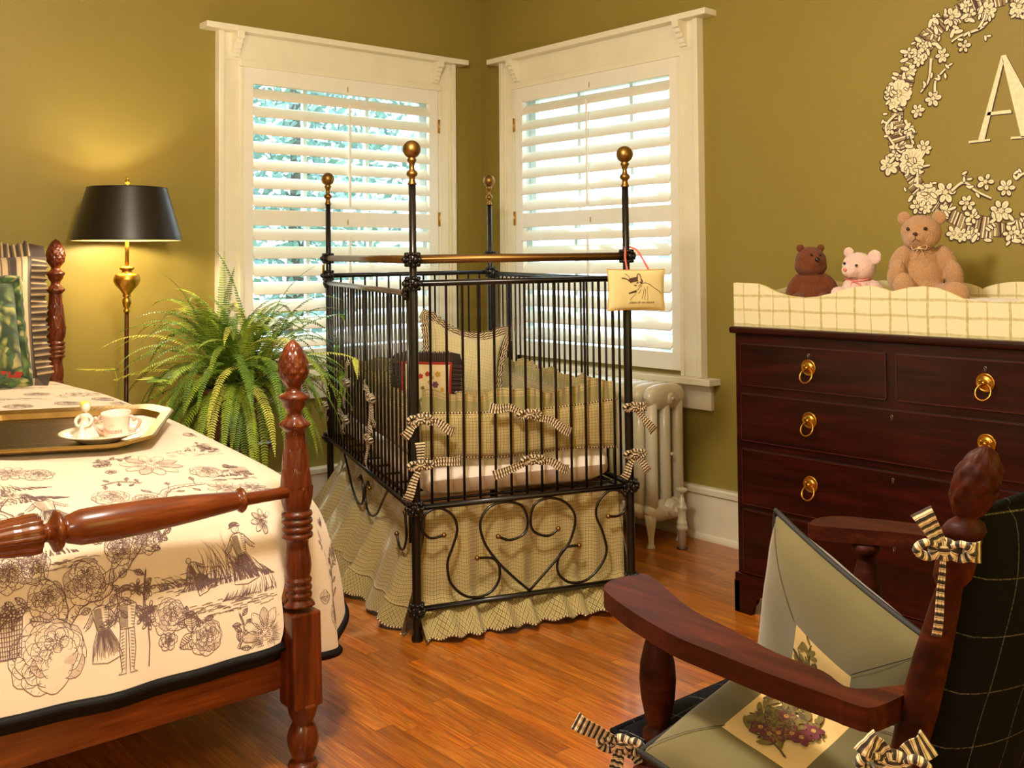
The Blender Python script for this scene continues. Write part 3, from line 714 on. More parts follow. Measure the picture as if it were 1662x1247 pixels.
# hanging door pillow
M_linen = mplain('yellow_linen', sc(226, 208, 148), .9, bump=.0006, bs=400, var=.06)
M_ink = mplain('brown_ink', sc(84, 58, 48), .9)
M_pinkrib = mplain('pink_satin_ribbon', sc(236, 104, 88), .45, sheen=.3)
hp = thing('hanging_pillow', 'small yellow pillow with cat print hanging by pink ribbon from the crib post', 'pillow', CO); hp.rotation_euler = crib.rotation_euler
A, B, Nn = frame3((1, .0, -.02), (-.0, -1, .02)); O = v3(.868, -.062, 1.228)
g = G(); pad(g, O, A, B, Nn, .248, .158, .034, pinch=.05, n=24)
HB = [O, A, B, Nn]
def hpm(x, y, off=.0012):
    u = x/.124; v = y/.079
    t = .017*(max(0, 1-u**4)*max(0, 1-v**4))**.5*(1-.125*(u*u+v*v)); return O+A*x+B*y+Nn*(t+off)
def inkline(g, P, w, mp, m=1):
    """flat stroke laid on a surface; P in surface coordinates"""
    P = [np.asarray(p, float) for p in P]; N = len(P)
    if N < 2: return
    V = []; 
    for i in range(N):
        T = P[min(i+1, N-1)]-P[max(i-1, 0)]; L = math.hypot(*T) or 1e-6; nx = np.array([-T[1], T[0]])/L; wi = (w[i] if hasattr(w, '__len__') else w)/2
        V.append(mp(*(P[i]+nx*wi))); V.append(mp(*(P[i]-nx*wi)))
    g.add(V, [(2*i, 2*i+1, 2*i+3, 2*i+2) for i in range(N-1)], m=m, sm=False)
s = .0295/100*1.02   # crop pixel -> metre on the pillow print
def hpx(x, y): return ((x-600)*s, (835-y)*s)
for P, w in (([(365, 685), (410, 690), (450, 705), (500, 745)], 8), ([(415, 630), (450, 650), (480, 680)], 4), ([(575, 700), (590, 650), (615, 630), (635, 665), (640, 700)], 7), ([(640, 700), (655, 730), (640, 745), (625, 730)], 12),
             ([(540, 770), (560, 780), (575, 770)], 8), ([(570, 750), (590, 745), (600, 735)], 8), ([(600, 790), (640, 760), (700, 745), (760, 765), (830, 810), (900, 850), (940, 885)], 4), ([(580, 840), (620, 800), (650, 775)], 4),
             ([(690, 800), (675, 850), (665, 900), (650, 950)], 3), ([(730, 790), (725, 850), (735, 920), (730, 970)], 3), ([(700, 830), (695, 900), (690, 960)], 3), ([(560, 880), (520, 920), (480, 965)], 3), ([(640, 830), (600, 880)], 3)):
    inkline(g, [hpx(*p) for p in cr([v3(*p, 0) for p in P], 4) for p in [p[:2]]], w*s*1.7, hpm)
for k in range(9):
    inkline(g, [hpx(470+k*15, 690-3*k), hpx(480+k*13, 715-2*k), hpx(495+k*12, 742-2*k)], 15*s, hpm)
for k in range(6): inkline(g, [hpx(470+k*18, 868-6*k), hpx(475+k*18, 885-4*k)], 22*s, hpm)
g.build('pillow_body', [M_linen, M_ink], hp)
def text_mesh(txt, size, mp, mat, parent, name, shear=0.0, font_scale=1.0, thick=0):
    c = bpy.data.curves.new(name, 'FONT'); c.body = txt; c.size = size; c.align_x = 'CENTER'; c.align_y = 'CENTER'; c.shear = shear; c.offset = thick
    t = bpy.data.objects.new(name, c); COL.objects.link(t); dg = bpy.context.evaluated_depsgraph_get(); me = bpy.data.meshes.new_from_object(t.evaluated_get(dg))
    bpy.data.objects.remove(t)
    for v in me.vertices: v.co = Vector(tuple(mp(v.co.x*font_scale, v.co.y)))
    me.materials.clear(); me.materials.append(mat); o = bpy.data.objects.new(name, me); COL.objects.link(o)
    if parent: o.parent = parent
    return o
text_mesh('please do not disturb', .0125, lambda x, y: hpm(x+hpx(650, 0)[0], y+hpx(0, 993)[1], .0018), M_ink, hp, 'lettering', .3)
g = G(); P = perim(O, A, B, .248, .158, .05); g.tube([p+Nn*.0 for p in P], .0022, 5, closed=True); g.build('edge_stitching', M_ochre, hp)
Pk = [v3(.876-.045, -.056, 1.302), v3(.862-.038, -.042, 1.345), v3(.843, -.026, 1.385), v3(.862, .0, 1.392), v3(.885, -.02, 1.385), v3(.905, -.044, 1.345), v3(.925, -.056, 1.302)]
Pk = [v3(.835, -.058, 1.298), v3(.832, -.046, 1.345), v3(.838, -.034, 1.382), v3(.859, .018, 1.396), v3(.884, -.030, 1.384), v3(.905, -.046, 1.348), v3(.927, -.058, 1.300)]
g = G(); ribbon(g, cr(Pk, 6), .0085, (0.1, -1, .15), n=2); g.build('pink_ribbon', M_pinkrib, hp, thick=.001, label='coral pink ribbon')

# ------------------------------------------------------------------ radiator
rd = thing('cast_iron_radiator', 'cream painted column radiator with valve under the right window behind the crib', 'radiator', (-.22, -1.0, 0))
xc = -.215; ys = [-1.640+.078*k for k in range(15)]
def section(y):
    g = G()
    for dx in (-.092, 0, .092):
        g.lathe([(.0, .14), (.026, .15), (.026, .70), (.0, .71)], (xc+dx, y, 0), A=(1.05, 0, 0), B=(0, 1.15, 0), n=14)
    # rounded top and bottom headers
    for (zc, hh) in ((.700, .062), (.165, .052)):
        def fn(a, b, zc=zc, hh=hh):
            t = 2*PI*a; x = (2*b-1); e = max(0, 1-abs(x)**3.2)**(1/2.4)
            return (xc+x*.134, y+.037*math.cos(t)*max(e, .02)**.5, zc+hh*math.sin(t)*e)
        g.grid(fn, 16, 20)
    return g
for i, y in enumerate(ys):
    g = section(y)
    if i in (0, len(ys)-1):
        for dx in (-.092, .092):
            g.lathe([(.030, .155), (.022, .10), (.014, .05), (.013, .02), (.020, .004), (.021, 0), (0, 0)], (xc+dx*1.12, y, 0), n=14)
    g.build('section', M_rad, rd)
g = G(); ye = ys[0]-.036
g.lathe([(.0, .012), (.020, .012), (.026, .004), (.030, -.004), (.034, -.012)], (xc+.01, ye, .690), A=(1, 0, 0), B=(0, 0, 1), N=(0, -1, 0), n=20)
g.lathe([(.0, .02), (.010, .018), (.012, .010)], (xc+.01, ye, .690), A=(1, 0, 0), B=(0, 0, 1), N=(0, -1, 0), n=8)
g.ball((xc+.01, ye-.002, .43), .009, 10); g.build('end_plug', M_rad, rd)
g = G()
g.lathe([(.046, -.01), (.048, .004), (.040, .012), (.036, .02), (.040, .026), (.030, .036), (.0, .038)], (xc-.005, ye, .175), A=(1, 0, 0), B=(0, 0, 1), N=(0, -1, 0), n=24)
g.build('hub', M_rad, rd)
vx, vy = -.215, -1.742
g = G(); g.lathe([(.024, 0), (.024, .022), (.019, .026), (.019, .045)], (vx, vy+.045, .170), A=(1, 0, 0), B=(0, 0, 1), N=(0, -1, 0), n=6); g.build('union_nut', M_rad, rd, bev=.002)
g = G(); g.lathe([(.0, 0), (.018, 0), (.018, .085), (.026, .09), (.026, .104), (.022, .110), (.024, .116), (.024, .124), (.019, .13), (.019, .18), (.023, .184), (.023, .196), (.014, .202), (.012, .235), (.006, .24), (.006, .262), (0, .262)], (vx, vy, 0), n=20)
g.build('valve_body', M_rad, rd)
g = G(); g.lathe([(.0, .0), (.012, .002), (.024, .008), (.028, .016), (.025, .023), (.010, .026), (.0, .027)], (vx, vy, .258), n=24, rf=lambda a, z: 1+.03*math.cos(6*a)); g.build('valve_handle', M_rad, rd)
g = G(); g.lathe([(.0, 0), (.027, 0), (.027, .0015), (.0, .0015)], (vx, vy, .0), n=24); g.build('pipe_hole', M_groove, rd)
rebase(rd)

# ------------------------------------------------------------------ four-poster bed
bed = thing('poster_bed', 'turned mahogany bed with carved pineapple posts and a turned foot rail', 'bed', (-3.43, -1.3, 0))
# (z, r) measured on the near foot post; factor .98 for its distance
PP = [(1.141, .0), (1.139, .004), (1.128, .016), (1.115, .025), (1.095, .0345), (1.075, .0395), (1.055, .0405), (1.037, .036), (1.025, .028), (1.016, .0215), (1.010, .019), (1.004, .0195), (.996, .026), (.990, .038), (.984, .0405), (.978, .0385), (.973, .033), (.962, .0315), (.952, .024), (.944, .0195), (.934, .020), (.926, .026), (.918, .035), (.911, .0405), (.904, .0385), (.896, .030), (.892, .0262), (.87, .0268), (.83, .031), (.78, .0375), (.745, .0410), (.715, .0405), (.69, .037), (.680, .034)]
for k in range(4):
    zc = .6685-k*.0192; PP += [(zc+.0085, .0345), (zc+.005, .040), (zc, .0415), (zc-.005, .040), (zc-.0085, .0345)]
PP += [(.598, .030), (.585, .0285), (.572, .0300), (.55, .0340), (.53, .0352), (.512, .0335), (.502, .031)]
for k in range(3):
    zc = .4905-k*.0195; PP += [(zc+.0085, .031), (zc+.005, .0345), (zc, .036), (zc-.005, .0345), (zc-.0085, .031)]
PP += [(.438, .033), (.430, .040), (.424, .0425)]
PP = [(r, z*.98+.027) for z, r in PP]
LEG = [(.0425, .183), (.041, .172), (.036, .150), (.028, .132), (.0265, .126), (.031, .120), (.038, .104), (.0415, .088), (.0400, .070), (.033, .048), (.027, .032), (.026, .026), (.036, .022), (.040, .014), (.037, .006), (.030, 0), (0, 0)]
LEG = [(r, z*.98+.012) for r, z in LEG][:-2]+[(.030, 0), (0, 0)]
def carve(a, z0):
    """pineapple scales and acanthus leaves cut in the post"""
    z = (z0-.027)/.98
    if 1.02 < z < 1.135:
        k = 9; p = (a*k/(2*PI)); q = (z-1.02)/.016
        u = abs(((p+q*.5) % 1)-.5)*2; w = abs(((p-q*.5) % 1)-.5)*2
        return 1+.13*(min(u, w)**.7-.5)
    if .905 < z < .925: return 1+.05*math.cos(a*9)
    if .69 < z < .89:
        p = a*6/(2*PI); row = (z-.69)/.052; f = row % 1; sh = .5*(int(row) % 2); u = abs(((p+sh) % 1)-.5)*2
        leaf = 1 if u < (1-f)**.7 else 0
        return 1+.10*leaf*(.3+.7*f)*(1-.5*u)-.05*(1 if u < .07 and f < .9 else 0)
    return 1
def bed_post(name, x, y, dz, lean):
    root = bpy.data.objects.new(name, None)
    prof = []
    zs = []
    P = sorted([(z, r) for r, z in PP])
    # resample carved stretches finely
    zz = []
    for i in range(len(P)-1):
        (z0, r0), (z1, r1) = P[i], P[i+1]; n = 1
        zm = ((z0+z1)/2-.027)/.98
        if 1.02 < zm < 1.135 or .69 < zm < .89: n = max(1, int((z1-z0)/.0035))
        for k in range(n): f = k/n; zz.append((r0+(r1-r0)*f, z0+(z1-z0)*f))
    zz.append((.0, P[-1][0]))
    g = G(); L = math.tan(lean)
    A = (1, 0, 0); N = nrm((-.76*L, .65*L, 1))
    base = v3(x, y, dz)
    g.lathe(zz, base, N=N, n=72, rf=lambda a, z: carve(a, z))
    o = g.build('post', M_bedw, bed)
    g = G(); zb0, zb1 = .192+.0, .443+dz
    if dz: zb0 = .19
    for (a0, a1) in ((.0, 0),):
        c0 = base*0+v3(x, y, 0)+N*.183; c1 = v3(x, y, 0)+N*(.43+dz); h = .0425
        V = []
        for c in (c0, c1):
            for sx, sy in ((-1, -1), (1, -1), (1, 1), (-1, 1)): V.append(c+v3(sx*h, sy*h, 0))
        g.add(V, [(3, 2, 1, 0), (4, 5, 6, 7), (0, 1, 5, 4), (1, 2, 6, 5), (2, 3, 7, 6), (3, 0, 4, 7)], sm=False)
    g.build('post_block', M_bedw, bed, bev=.006)
    g = G(); g.lathe([(r, z) for r, z in LEG], (x, y, 0), n=32); g.build('leg', M_bedw, bed)
BX, BY = -2.600, -2.45
bed_post('post', BX, BY, 0, math.radians(1.35)); bed_post('post', -4.26, BY, 0, 0)
bed_post('post', -2.535, -.135, .319, math.radians(.3)); bed_post('post', -4.24, -.135, .319, 0)
# turned foot rail, axis along x at y = BY, mirrored about its middle
RZ = .745; xm = -3.43
half = [(0, .0145), (.155, .0165), (.168, .018), (.172, .029), (.178, .0325), (.184, .029), (.188, .022), (.195, .024), (.30, .0325), (.42, .0405), (.50, .043), (.575, .0405), (.606, .031), (.612, .026), (.617, .040), (.624, .046), (.632, .046), (.637, .036), (.645, .022), (.652, .020), (.660, .026), (.664, .042), (.69, .0435), (.74, .038), (.80, .031), (.83, .029)]
prof = [(r, -x) for x, r in half]; tot = BX-xm
def leafcut(a, z):
    d = -z
    if d > .828: d = 1.66-d
    if .662 < d < .84:
        p = a*7/(2*PI); u = abs((p % 1)-.5)*2; f = ((.83-d)/.055) % 1; return 1+.07*math.cos(a*14)*1.0-.08*(1 if u > .9 else 0)+.05*f
    return 1
def dense(pf):
    o = []
    for i in range(len(pf)-1):
        (r0, z0), (r1, z1) = pf[i], pf[i+1]; n = max(1, int(abs(z1-z0)/.006)) if abs(z0) > .66 else 1
        for k in range(n): o.append((r0+(r1-r0)*k/n, z0+(z1-z0)*k/n))
    o.append(pf[-1]); return o
full = prof+[(r, -(1.66-x)) for x, r in half[::-1]]
g = G(); g.lathe([(0, 0)]+dense(full)+[(0, -1.66)], (BX, BY, RZ), A=(0, 1, 0), B=(0, 0, 1), N=(1, 0, 0), n=56, rf=leafcut)
g.build('foot_rail', M_bedwx, bed, label='turned foot rail with carved leaf middle')
g = G(); g.box(-4.22, -2.64, -2.415, -2.375, .222, .395); g.build('footboard', M_bedwx, bed, bev=.004)
g = G(); g.box(-2.60, -2.565, -2.42, -.16, .24, .40); g.build('side_rail', M_bedw, bed, bev=.004)
g = G(); g.box(-4.26, -4.22, -2.42, -.16, .24, .40); g.build('side_rail', M_bedw, bed, bev=.004)
hbp = [(-.80, .3), (.80, .3), (.80, 1.0)]+[(.80-1.6*t, 1.0+.16*math.sin(PI*t)) for t in np.linspace(0, 1, 30)][1:-1]+[(-.80, 1.0)]
g = G(); g.prism(hbp, (-3.39, -.115, 0), (1, 0, 0), (0, 0, 1), (0, -1, 0), .03); g.build('headboard', M_bedwx, bed, bev=.004)
rebase(bed)
mt_ = thing('bed_mattress', 'thick mattress hidden beneath the printed quilt on the poster bed', 'mattress', (-3.40, -1.25, .38))
g = G(); g.box(-4.18, -2.62, -2.33, -.17, .40, .66); g.build('mattress_body', M_sheet, mt_, bev=.05, segs=4); rebase(mt_)

TF = v3(-2.815, -1.935, .803); TBk = v3(-2.545, -1.50, .853); TLf = v3(-3.138, -1.626, .803)
eY = nrm(TBk-TF); eX = nrm((TF-TLf)-eY*((TF-TLf)@eY)); eN = np.cross(eX, eY); eN = eN if eN[2] > 0 else -eN
TWd, TDp = .68, .515
TC = TF-eX*TWd/2+eY*TDp/2
# ------------------------------------------------------------------ toile quilt
M_toile = mplain('cream_toile_cotton', sc(232, 212, 184), .85, var=.035, vs=3, sheen=.25, bump=.0004, bs=500)
M_tink = mplain('toile_brown_print', sc(112, 86, 84), .9, var=.2, vs=60); M_twash = mplain('toile_pale_wash', sc(206, 184, 160), .9, var=.12, vs=80)
M_blackb = mplain('black_satin_binding', sc(8, 6, 6), .6, spec=.2)
ZT = [(-.05, .835), (-.4, .845), (-.86, .845), (-1.45, .818), (-1.83, .784), (-2.155, .728), (-2.30, .700), (-2.40, .676)]
def ztab(y):
    for (a, za), (b, zb) in zip(ZT, ZT[1:]):
        if b <= y <= a: f = (a-y)/(a-b); return za+(zb-za)*f
    return ZT[0][1] if y > ZT[0][0] else ZT[-1][1]
def ztop(x, y):
    yy = [ztab(y+d) for d in (-.12, -.06, 0, .06, .12)]; z = sum(yy)/5
    e = (x+3.40)/.86
    z += .028*(1-min(1, abs(e)**3)); z += .006*mnoise.noise(Vector((x*3.1, y*3.1, 2))); z -= .004
    # the tray presses the quilt down
    d = v3(x, y, 0)-TC; a, b = d[:2]@eX[:2]/(eX[:2]@eX[:2]), d[:2]@eY[:2]/(eY[:2]@eY[:2]); ex = max(abs(a)-TWd/2, abs(b)-TDp/2)
    if ex < .10:
        zp = TC[2]-(eN[0]*(x-TC[0])+eN[1]*(y-TC[1]))/eN[2]-.010; k = 1 if ex < -.0 else 1-ex/.10
        if z > zp: z += (zp-z)*k**1.5
    return z
YF, XE = -2.27, -2.575
def bez(a, b, c, d, t): return a*(1-t)**3+3*b*t*(1-t)**2+3*c*t*t*(1-t)+d*t**3
HEMZ = .352
_q = np.array([bez(v3(0, YF, .70), v3(0, YF-.11, .68), v3(0, -2.40, .60), v3(0, -2.446, .352), t) for t in np.linspace(0, 1, 60)])
_l = np.concatenate([[0], np.cumsum(np.linalg.norm(np.diff(_q, axis=0), axis=1))]); LUTS = _l/_l[-1]; LUTT = np.linspace(0, 1, 60)
def Qf(x, s):
    """quilt surface: s<0 on top towards the head, s>0 down the foot drape (metres)"""
    if s <= 0:
        return v3(x, YF-s, ztop(x, YF-s))
    a = v3(x, YF, ztop(x, YF)); hz = HEMZ+.010*math.sin((x+2.6)*4.3)
    w = .005*math.sin(x*17+1)+.004*math.sin(x*31)
    if x > -2.74: hz += .016*((x+2.74)/.12)**3
    d = v3(x, -2.446+w, hz); L = .42
    sl = (ztop(x, YF)-ztop(x, YF+.05))/.05
    p = bez(a, a+v3(0, -.11, -abs(sl)*.11), v3(x, -2.400+.2*w, .60), d, float(np.interp(min(1.0, s/L), LUTS, LUTT)))
    return p
def Nrm(Q, x, s, e=.004):
    a = Q(x+e, s)-Q(x-e, s); b = Q(x, s+e)-Q(x, s-e); n = np.cross(a, b); n = nrm(n); return n
LH = [(-2.56, -2.375), (-2.52, -2.385), (-2.47, -2.385), (-2.425, -2.34), (-2.375, -2.27), (-2.335, -2.15), (-2.35, -1.8), (-2.40, -1.3), (-2.41, -.8), (-2.42, -.1)]
LT = [(-2.60, -2.36), (-2.585, -2.355), (-2.575, -2.34), (-2.568, -2.31), (-2.565, -2.26), (-2.565, -2.12), (-2.565, -1.8), (-2.565, -1.3), (-2.565, -.8), (-2.565, -.1)]
HZ_ = [.30, .275, .268, .285, .345, .425, .43, .40, .38, .36]
def lerpP(T, c):
    x = c*(len(T)-1); i = min(int(x), len(T)-2); f = x-i
    def cm(k): return np.array(T[max(0, min(len(T)-1, k))], float)
    a, b, c_, d = cm(i-1), cm(i), cm(i+1), cm(i+2)
    return .5*((2*b)+(c_-a)*f+(2*a-5*b+4*c_-d)*f*f+(3*b-a-3*c_+d)*f**3)
def Qs(c, d):
    """side drape: c from the foot corner to the head, d 0..1 down"""
    tp = lerpP(LT, c); hp_ = lerpP(LH, c); hz = float(lerpP([(q,) for q in HZ_], c)[0]); zt = ztop(tp[0], tp[1])
    a = v3(tp[0], tp[1], zt); out = nrm(np.append(hp_-tp, 0)); w = .014*math.sin(c*34)*d
    b = v3(hp_[0]+w, hp_[1], hz)
    k = .075 if c > .3 else .03+.045*c/.3
    return bez(a, a+out*k+v3(0, 0, -.012), b+v3(-out[0]*.02, -out[1]*.01, .26), b, d)
ql = thing('toile_quilt', 'cream quilt printed with brown pastoral flowers and figures, black bound, covering the bed', 'quilt', (-3.40, -1.25, .84))
g = G()
X0, X1 = -4.16, -2.614
g.grid(lambda a, b: Qf(X0+(XE+.01-X0)*a, -2.10*(1-b)), 90, 110)
# foot drape with a rounded corner beside the post
def fd(a, b):
    x = X0+(X1-X0)*a; s = .42*b
    k = max(0, min(1, (b-.55)/.18)); return Qf(x-.036*k*max(0, (a-.8)/.2)**2-(.02*max(0, (b-.88)/.12)**2 if a > .98 else 0), s)
g.grid(fd, 110, 44); g.grid(lambda a, b: Qf(X1+(XE+.01-X1)*a, .105*b), 6, 10)
g.grid(lambda a, b: Qs(a, b), 110, 40, flip=True)
# ---- print
rs = random.Random(11)
def tr(strokes, x, y, s=1.0, a=0.0, fx=1):
    c, q = math.cos(a), math.sin(a)
    return [([(x+s*(fx*px*c-py*q), y+s*(fx*px*q+py*c)) for px, py in P], w) for P, w in strokes]
def lobe(cx, cy, ang, L, Wd, hatch=6, w=.0015, wash=False):
    """one filled petal: outline, pale fill that hides what lies under it, fine hatching at its root"""
    c, s = math.cos(ang), math.sin(ang); P = []; ph = rs.uniform(0, 6)
    for k in range(18):
        t = 2*PI*k/18; q = 1+.05*math.sin(5*t+ph); P.append((cx+c*L*math.cos(t)*q-s*Wd*math.sin(t)*q, cy+s*L*math.cos(t)*q+c*Wd*math.sin(t)*q))
    o = [(P, 'W' if wash else 'F'), (P+[P[0]], w)]
    for h in range(hatch):
        f = -1+2*(h+.6)/(hatch+.2); r0 = -L*.85*math.sqrt(1-f*f*.8); r1 = r0+L*rs.uniform(.5, 1.15)
        o.append(([(cx+c*r-s*Wd*f*.72*(1-.3*r/L), cy+s*r+c*Wd*f*.72*(1-.3*r/L)) for r in (r0, (r0+r1)/2, r1)], [w*1.1, w*.8, w*.2]))
        if h % 2 == 0: r2 = L*.9*math.sqrt(1-f*f*.8); o.append(([(cx+c*r-s*Wd*f*.8, cy+s*r+c*Wd*f*.8) for r in (r2, r2-L*.28)], [w*.8, w*.2]))
    return o
def peony(r=.05, rings=4, n=8):
    o = []; cx, cy = 0, 0
    for j in range(rings):
        R = r*(1-.80*j/rings); k = max(4, n-j); ox, oy = r*.05*j, r*.07*j
        for i in range(k):
            a = 2*PI*i/k+j*.45+rs.uniform(-.15, .15); d = R*.60
            o += lobe(ox+d*math.cos(a), oy+d*math.sin(a)*.92, a, R*.38*rs.uniform(.9, 1.1), R*.40*rs.uniform(.9, 1.15), 7 if j < 2 else 4, .0015 if j < 2 else .0013, rs.random() < .35)
    return o
def daisy(r=.045, n=11):
    o = []
    for i in range(n):
        a = 2*PI*i/n; o += lobe(r*.62*math.cos(a), r*.62*math.sin(a), a, r*.38, r*.20, 5, .0015, i % 3 == 0)
    o.append(([(r*.28*math.cos(t), r*.26*math.sin(t)) for t in np.linspace(0, 2*PI, 14)[:-1]], 'F'))
    for i in range(22):
        a = rs.uniform(0, 6.3); q = r*.27*math.sqrt(rs.random()); o.append(([(q*math.cos(a)+.0030*math.cos(t), q*math.sin(a)+.0030*math.sin(t)) for t in np.linspace(0, 5.5, 6)], .0013))
    return o
def leaf(L=.03, wd=.011, hatch=7):
    o = [([(L*t, wd*math.sin(PI*t)**.8*(1+.15*math.sin(14*t))) for t in np.linspace(0, 1, 9)], .0016), ([(L*t, -wd*math.sin(PI*t)**.8) for t in np.linspace(0, 1, 9)], .0016), ([(0, 0), (L*.5, .001), (L, 0)], .0018)]
    for k in range(hatch):
        t = (k+.8)/(hatch+.6); o.append(([(L*t, 0), (L*(t+.10), wd*math.sin(PI*t)*.8)], .0012)); o.append(([(L*t, 0), (L*(t+.10), -wd*math.sin(PI*t)*.8)], .0015))
    return o
def branch(P, r0=.008, leaves=6, hatch=True):
    P = [np.array(p, float) for p in cr([(*p, 0) for p in P], 6)]; P = [p[:2] for p in P]; o = []; N = len(P)
    l, r = [], []
    for i, p in enumerate(P):
        T = P[min(i+1, N-1)]-P[max(i-1, 0)]; T = T/(np.hypot(*T)+1e-9); nx = np.array([-T[1], T[0]]); w = r0*(1-.65*i/N)*(1+.18*math.sin(i*2.1))
        l.append(tuple(p+nx*w)); r.append(tuple(p-nx*w))
        if hatch and i % 1 == 0: o.append(([tuple(p-nx*w), tuple(p-nx*w*.1+T*.002)], .0015)); o.append(([tuple(p-nx*w*.8+T*.004), tuple(p+nx*w*.2+T*.006)], .0011))
    o += [(l, .0018), (r, .0024)]
    for k in range(leaves):
        i = int((k+.6)/leaves*(N-2)); T = P[min(i+1, N-1)]-P[i]; a = math.atan2(T[1], T[0])+(1 if k % 2 else -1)*rs.uniform(.6, 1.3)
        st = P[i]; e = st+np.array([math.cos(a), math.sin(a)])*r0*2.2; o.append(([tuple(st), tuple(e)], .0016)); o += tr(leaf(rs.uniform(.016, .028), .0055, 4), e[0], e[1], 1, a+rs.uniform(-.3, .3))
    return o
def grass(wd=.12, h=.05, n=60, lean=0):
    o = []
    for k in range(n):
        x = rs.uniform(-wd, wd); L = h*rs.uniform(.3, 1)*(1-.5*abs(x/wd)); a = PI/2+x/wd*.8+lean+rs.uniform(-.3, .3)
        o.append(([(x+L*t*math.cos(a+.3*t), L*t*math.sin(a+.3*t)) for t in np.linspace(0, 1, 4)], [.0016, .0015, .001, .0004]))
    return o
def ground(wd=.10, n=40, h=.014):
    return [([(x, y), (x+L*.5, y+.001), (x+L, y+rs.uniform(-.002, .002))], .0013) for _ in range(n) for x, y, L in ((rs.uniform(-wd, wd*.8), -rs.random()*h, rs.uniform(.01, .03)),)]
def closed(P, w=.0017): return [(P+[P[0]], w)]
def person(h=.13, skirt_=True, staff=False, hat=True):
    u = h/7.0; o = []
    circ = lambda cx, cy, r, a0=0, a1=6.29, n=14: [(cx+r*math.cos(t), cy+r*math.sin(t)) for t in np.linspace(a0, a1, n)]
    o.append((circ(0, 6.4*u, .45*u), .0016))
    if hat:
        for q in range(9): a = .2+q*.3; o.append((circ(.5*u*math.cos(a), 6.75*u+.28*u*math.sin(a), .16*u, 0, 5, 7), .0018))
        o.append(([(-.75*u, 6.6*u), (0, 6.75*u), (.75*u, 6.65*u)], .0026))
    o += [([(.12*u, 6.45*u), (.2*u, 6.45*u)], .0014), ([(-.15*u, 6.45*u), (-.05*u, 6.45*u)], .0014), ([(0, 6.2*u), (.12*u, 6.18*u)], .0013)]
    o += closed([(-.9*u, 5.6*u), (-.4*u, 5.9*u), (.4*u, 5.9*u), (.9*u, 5.6*u), (.75*u, 4.6*u), (.6*u, 3.7*u), (-.6*u, 3.7*u), (-.75*u, 4.6*u)])
    for q in range(16):
        y = 3.8*u+q*.12*u; o.append(([(-.7*u, y), (-.2*u, y+.08*u), (.1*u, y+.02*u)], .0012))
        if q % 2: o.append(([(.7*u, y), (.35*u, y+.1*u)], .0012))
    for s in (-1, 1):
        o.append(([(s*.9*u, 5.5*u), (s*1.45*u, 4.7*u), (s*1.9*u, 4.2*u)], .0017)); o.append(([(s*.75*u, 4.9*u), (s*1.25*u, 4.2*u), (s*1.8*u, 3.9*u)], .0017))
        for q in range(7): f = q/7; o.append(([(s*(.85+.9*f)*u, (5.3-1.2*f)*u), (s*(.8+.8*f)*u, (4.9-.95*f)*u)], .0013))
    if skirt_:
        o += closed([(-.6*u, 3.7*u), (.6*u, 3.7*u), (1.3*u, 2.2*u), (1.6*u, .7*u), (0, .35*u), (-1.5*u, .7*u), (-1.2*u, 2.3*u)])
        for q in range(22):
            f = -1+2*q/21; o.append(([(f*.5*u, 3.6*u), (f*1.1*u+.06*u*math.sin(q), 2.2*u), (f*1.4*u, rs.uniform(.8, 1.5)*u)], [.0012, .0015, .0009]))
    else:
        for s in (-1, 1):
            o += closed([(s*.1*u, 3.7*u), (s*.65*u, 3.7*u), (s*.75*u, 2*u), (s*.55*u, .3*u), (s*.9*u, .1*u), (s*.2*u, .1*u), (s*.15*u, 2*u)])
            for q in range(12): y = .5*u+q*.26*u; o.append(([(s*.6*u, y), (s*.3*u, y+.1*u)], .0014))
    if staff: o += [([(1.9*u, 4.6*u), (2.1*u, 2*u), (2.0*u, .2*u)], .0028)]
    return o
def basket(w=.04, h=.06):
    o = closed([(-w*.8, 0), (w*.8, 0), (w, h), (-w, h)])
    for k in range(13): x = -w+2*w*k/12; o.append(([(x*.8, 0), (x, h)], .0015))
    for k in range(9): y = h*k/9; o.append(([(-w*(.8+.2*k/9), y), (0, y-.002), (w*(.8+.2*k/9), y)], .0013))
    for k in range(14): x = rs.uniform(-w, w); o += tr(peony(.010, 1, 5), x, h+rs.uniform(0, .018))
    return o
def treem(h=.12):
    o = branch([(0, 0), (.01, h*.3), (-.01, h*.6), (.02, h)], .009, 2)+branch([(-.005, h*.5), (-.04, h*.75), (-.07, h*.85)], .005, 4)
    for k in range(170):
        a = rs.uniform(0, 6.3); q = math.sqrt(rs.random()); cx, cy = q*.075*math.cos(a), h+q*.045*math.sin(a)
        o.append(([(cx+.004*math.cos(t), cy+.0035*math.sin(t)) for t in np.linspace(a, a+3.5, 5)], .0013))
    return o
def lay(strokes, Q, m=2):
    for (P, w, k) in strokes:
        off = .0006+.0000022*(k % 4000)+(k//4000)*.00006
        if isinstance(w, str):
            g.add([Q(x, y, off) for x, y in P], [list(range(len(P)))], m=3 if w == 'W' else 0, sm=False); continue
        D = []; Wd = []
        for i in range(len(P)-1):
            L = math.hypot(P[i+1][0]-P[i][0], P[i+1][1]-P[i][1]); n = max(1, int(L/.012))
            w0 = w[i] if hasattr(w, '__len__') else w; w1 = w[i+1] if hasattr(w, '__len__') else w
            for q in range(n): D.append((P[i][0]+(P[i+1][0]-P[i][0])*q/n, P[i][1]+(P[i+1][1]-P[i][1])*q/n)); Wd.append(w0+(w1-w0)*q/n)
        D.append(P[-1]); Wd.append(w[-1] if hasattr(w, '__len__') else w)
        inkline(g, D, Wd, lambda x, y: Q(x, y, off+.00012), m)
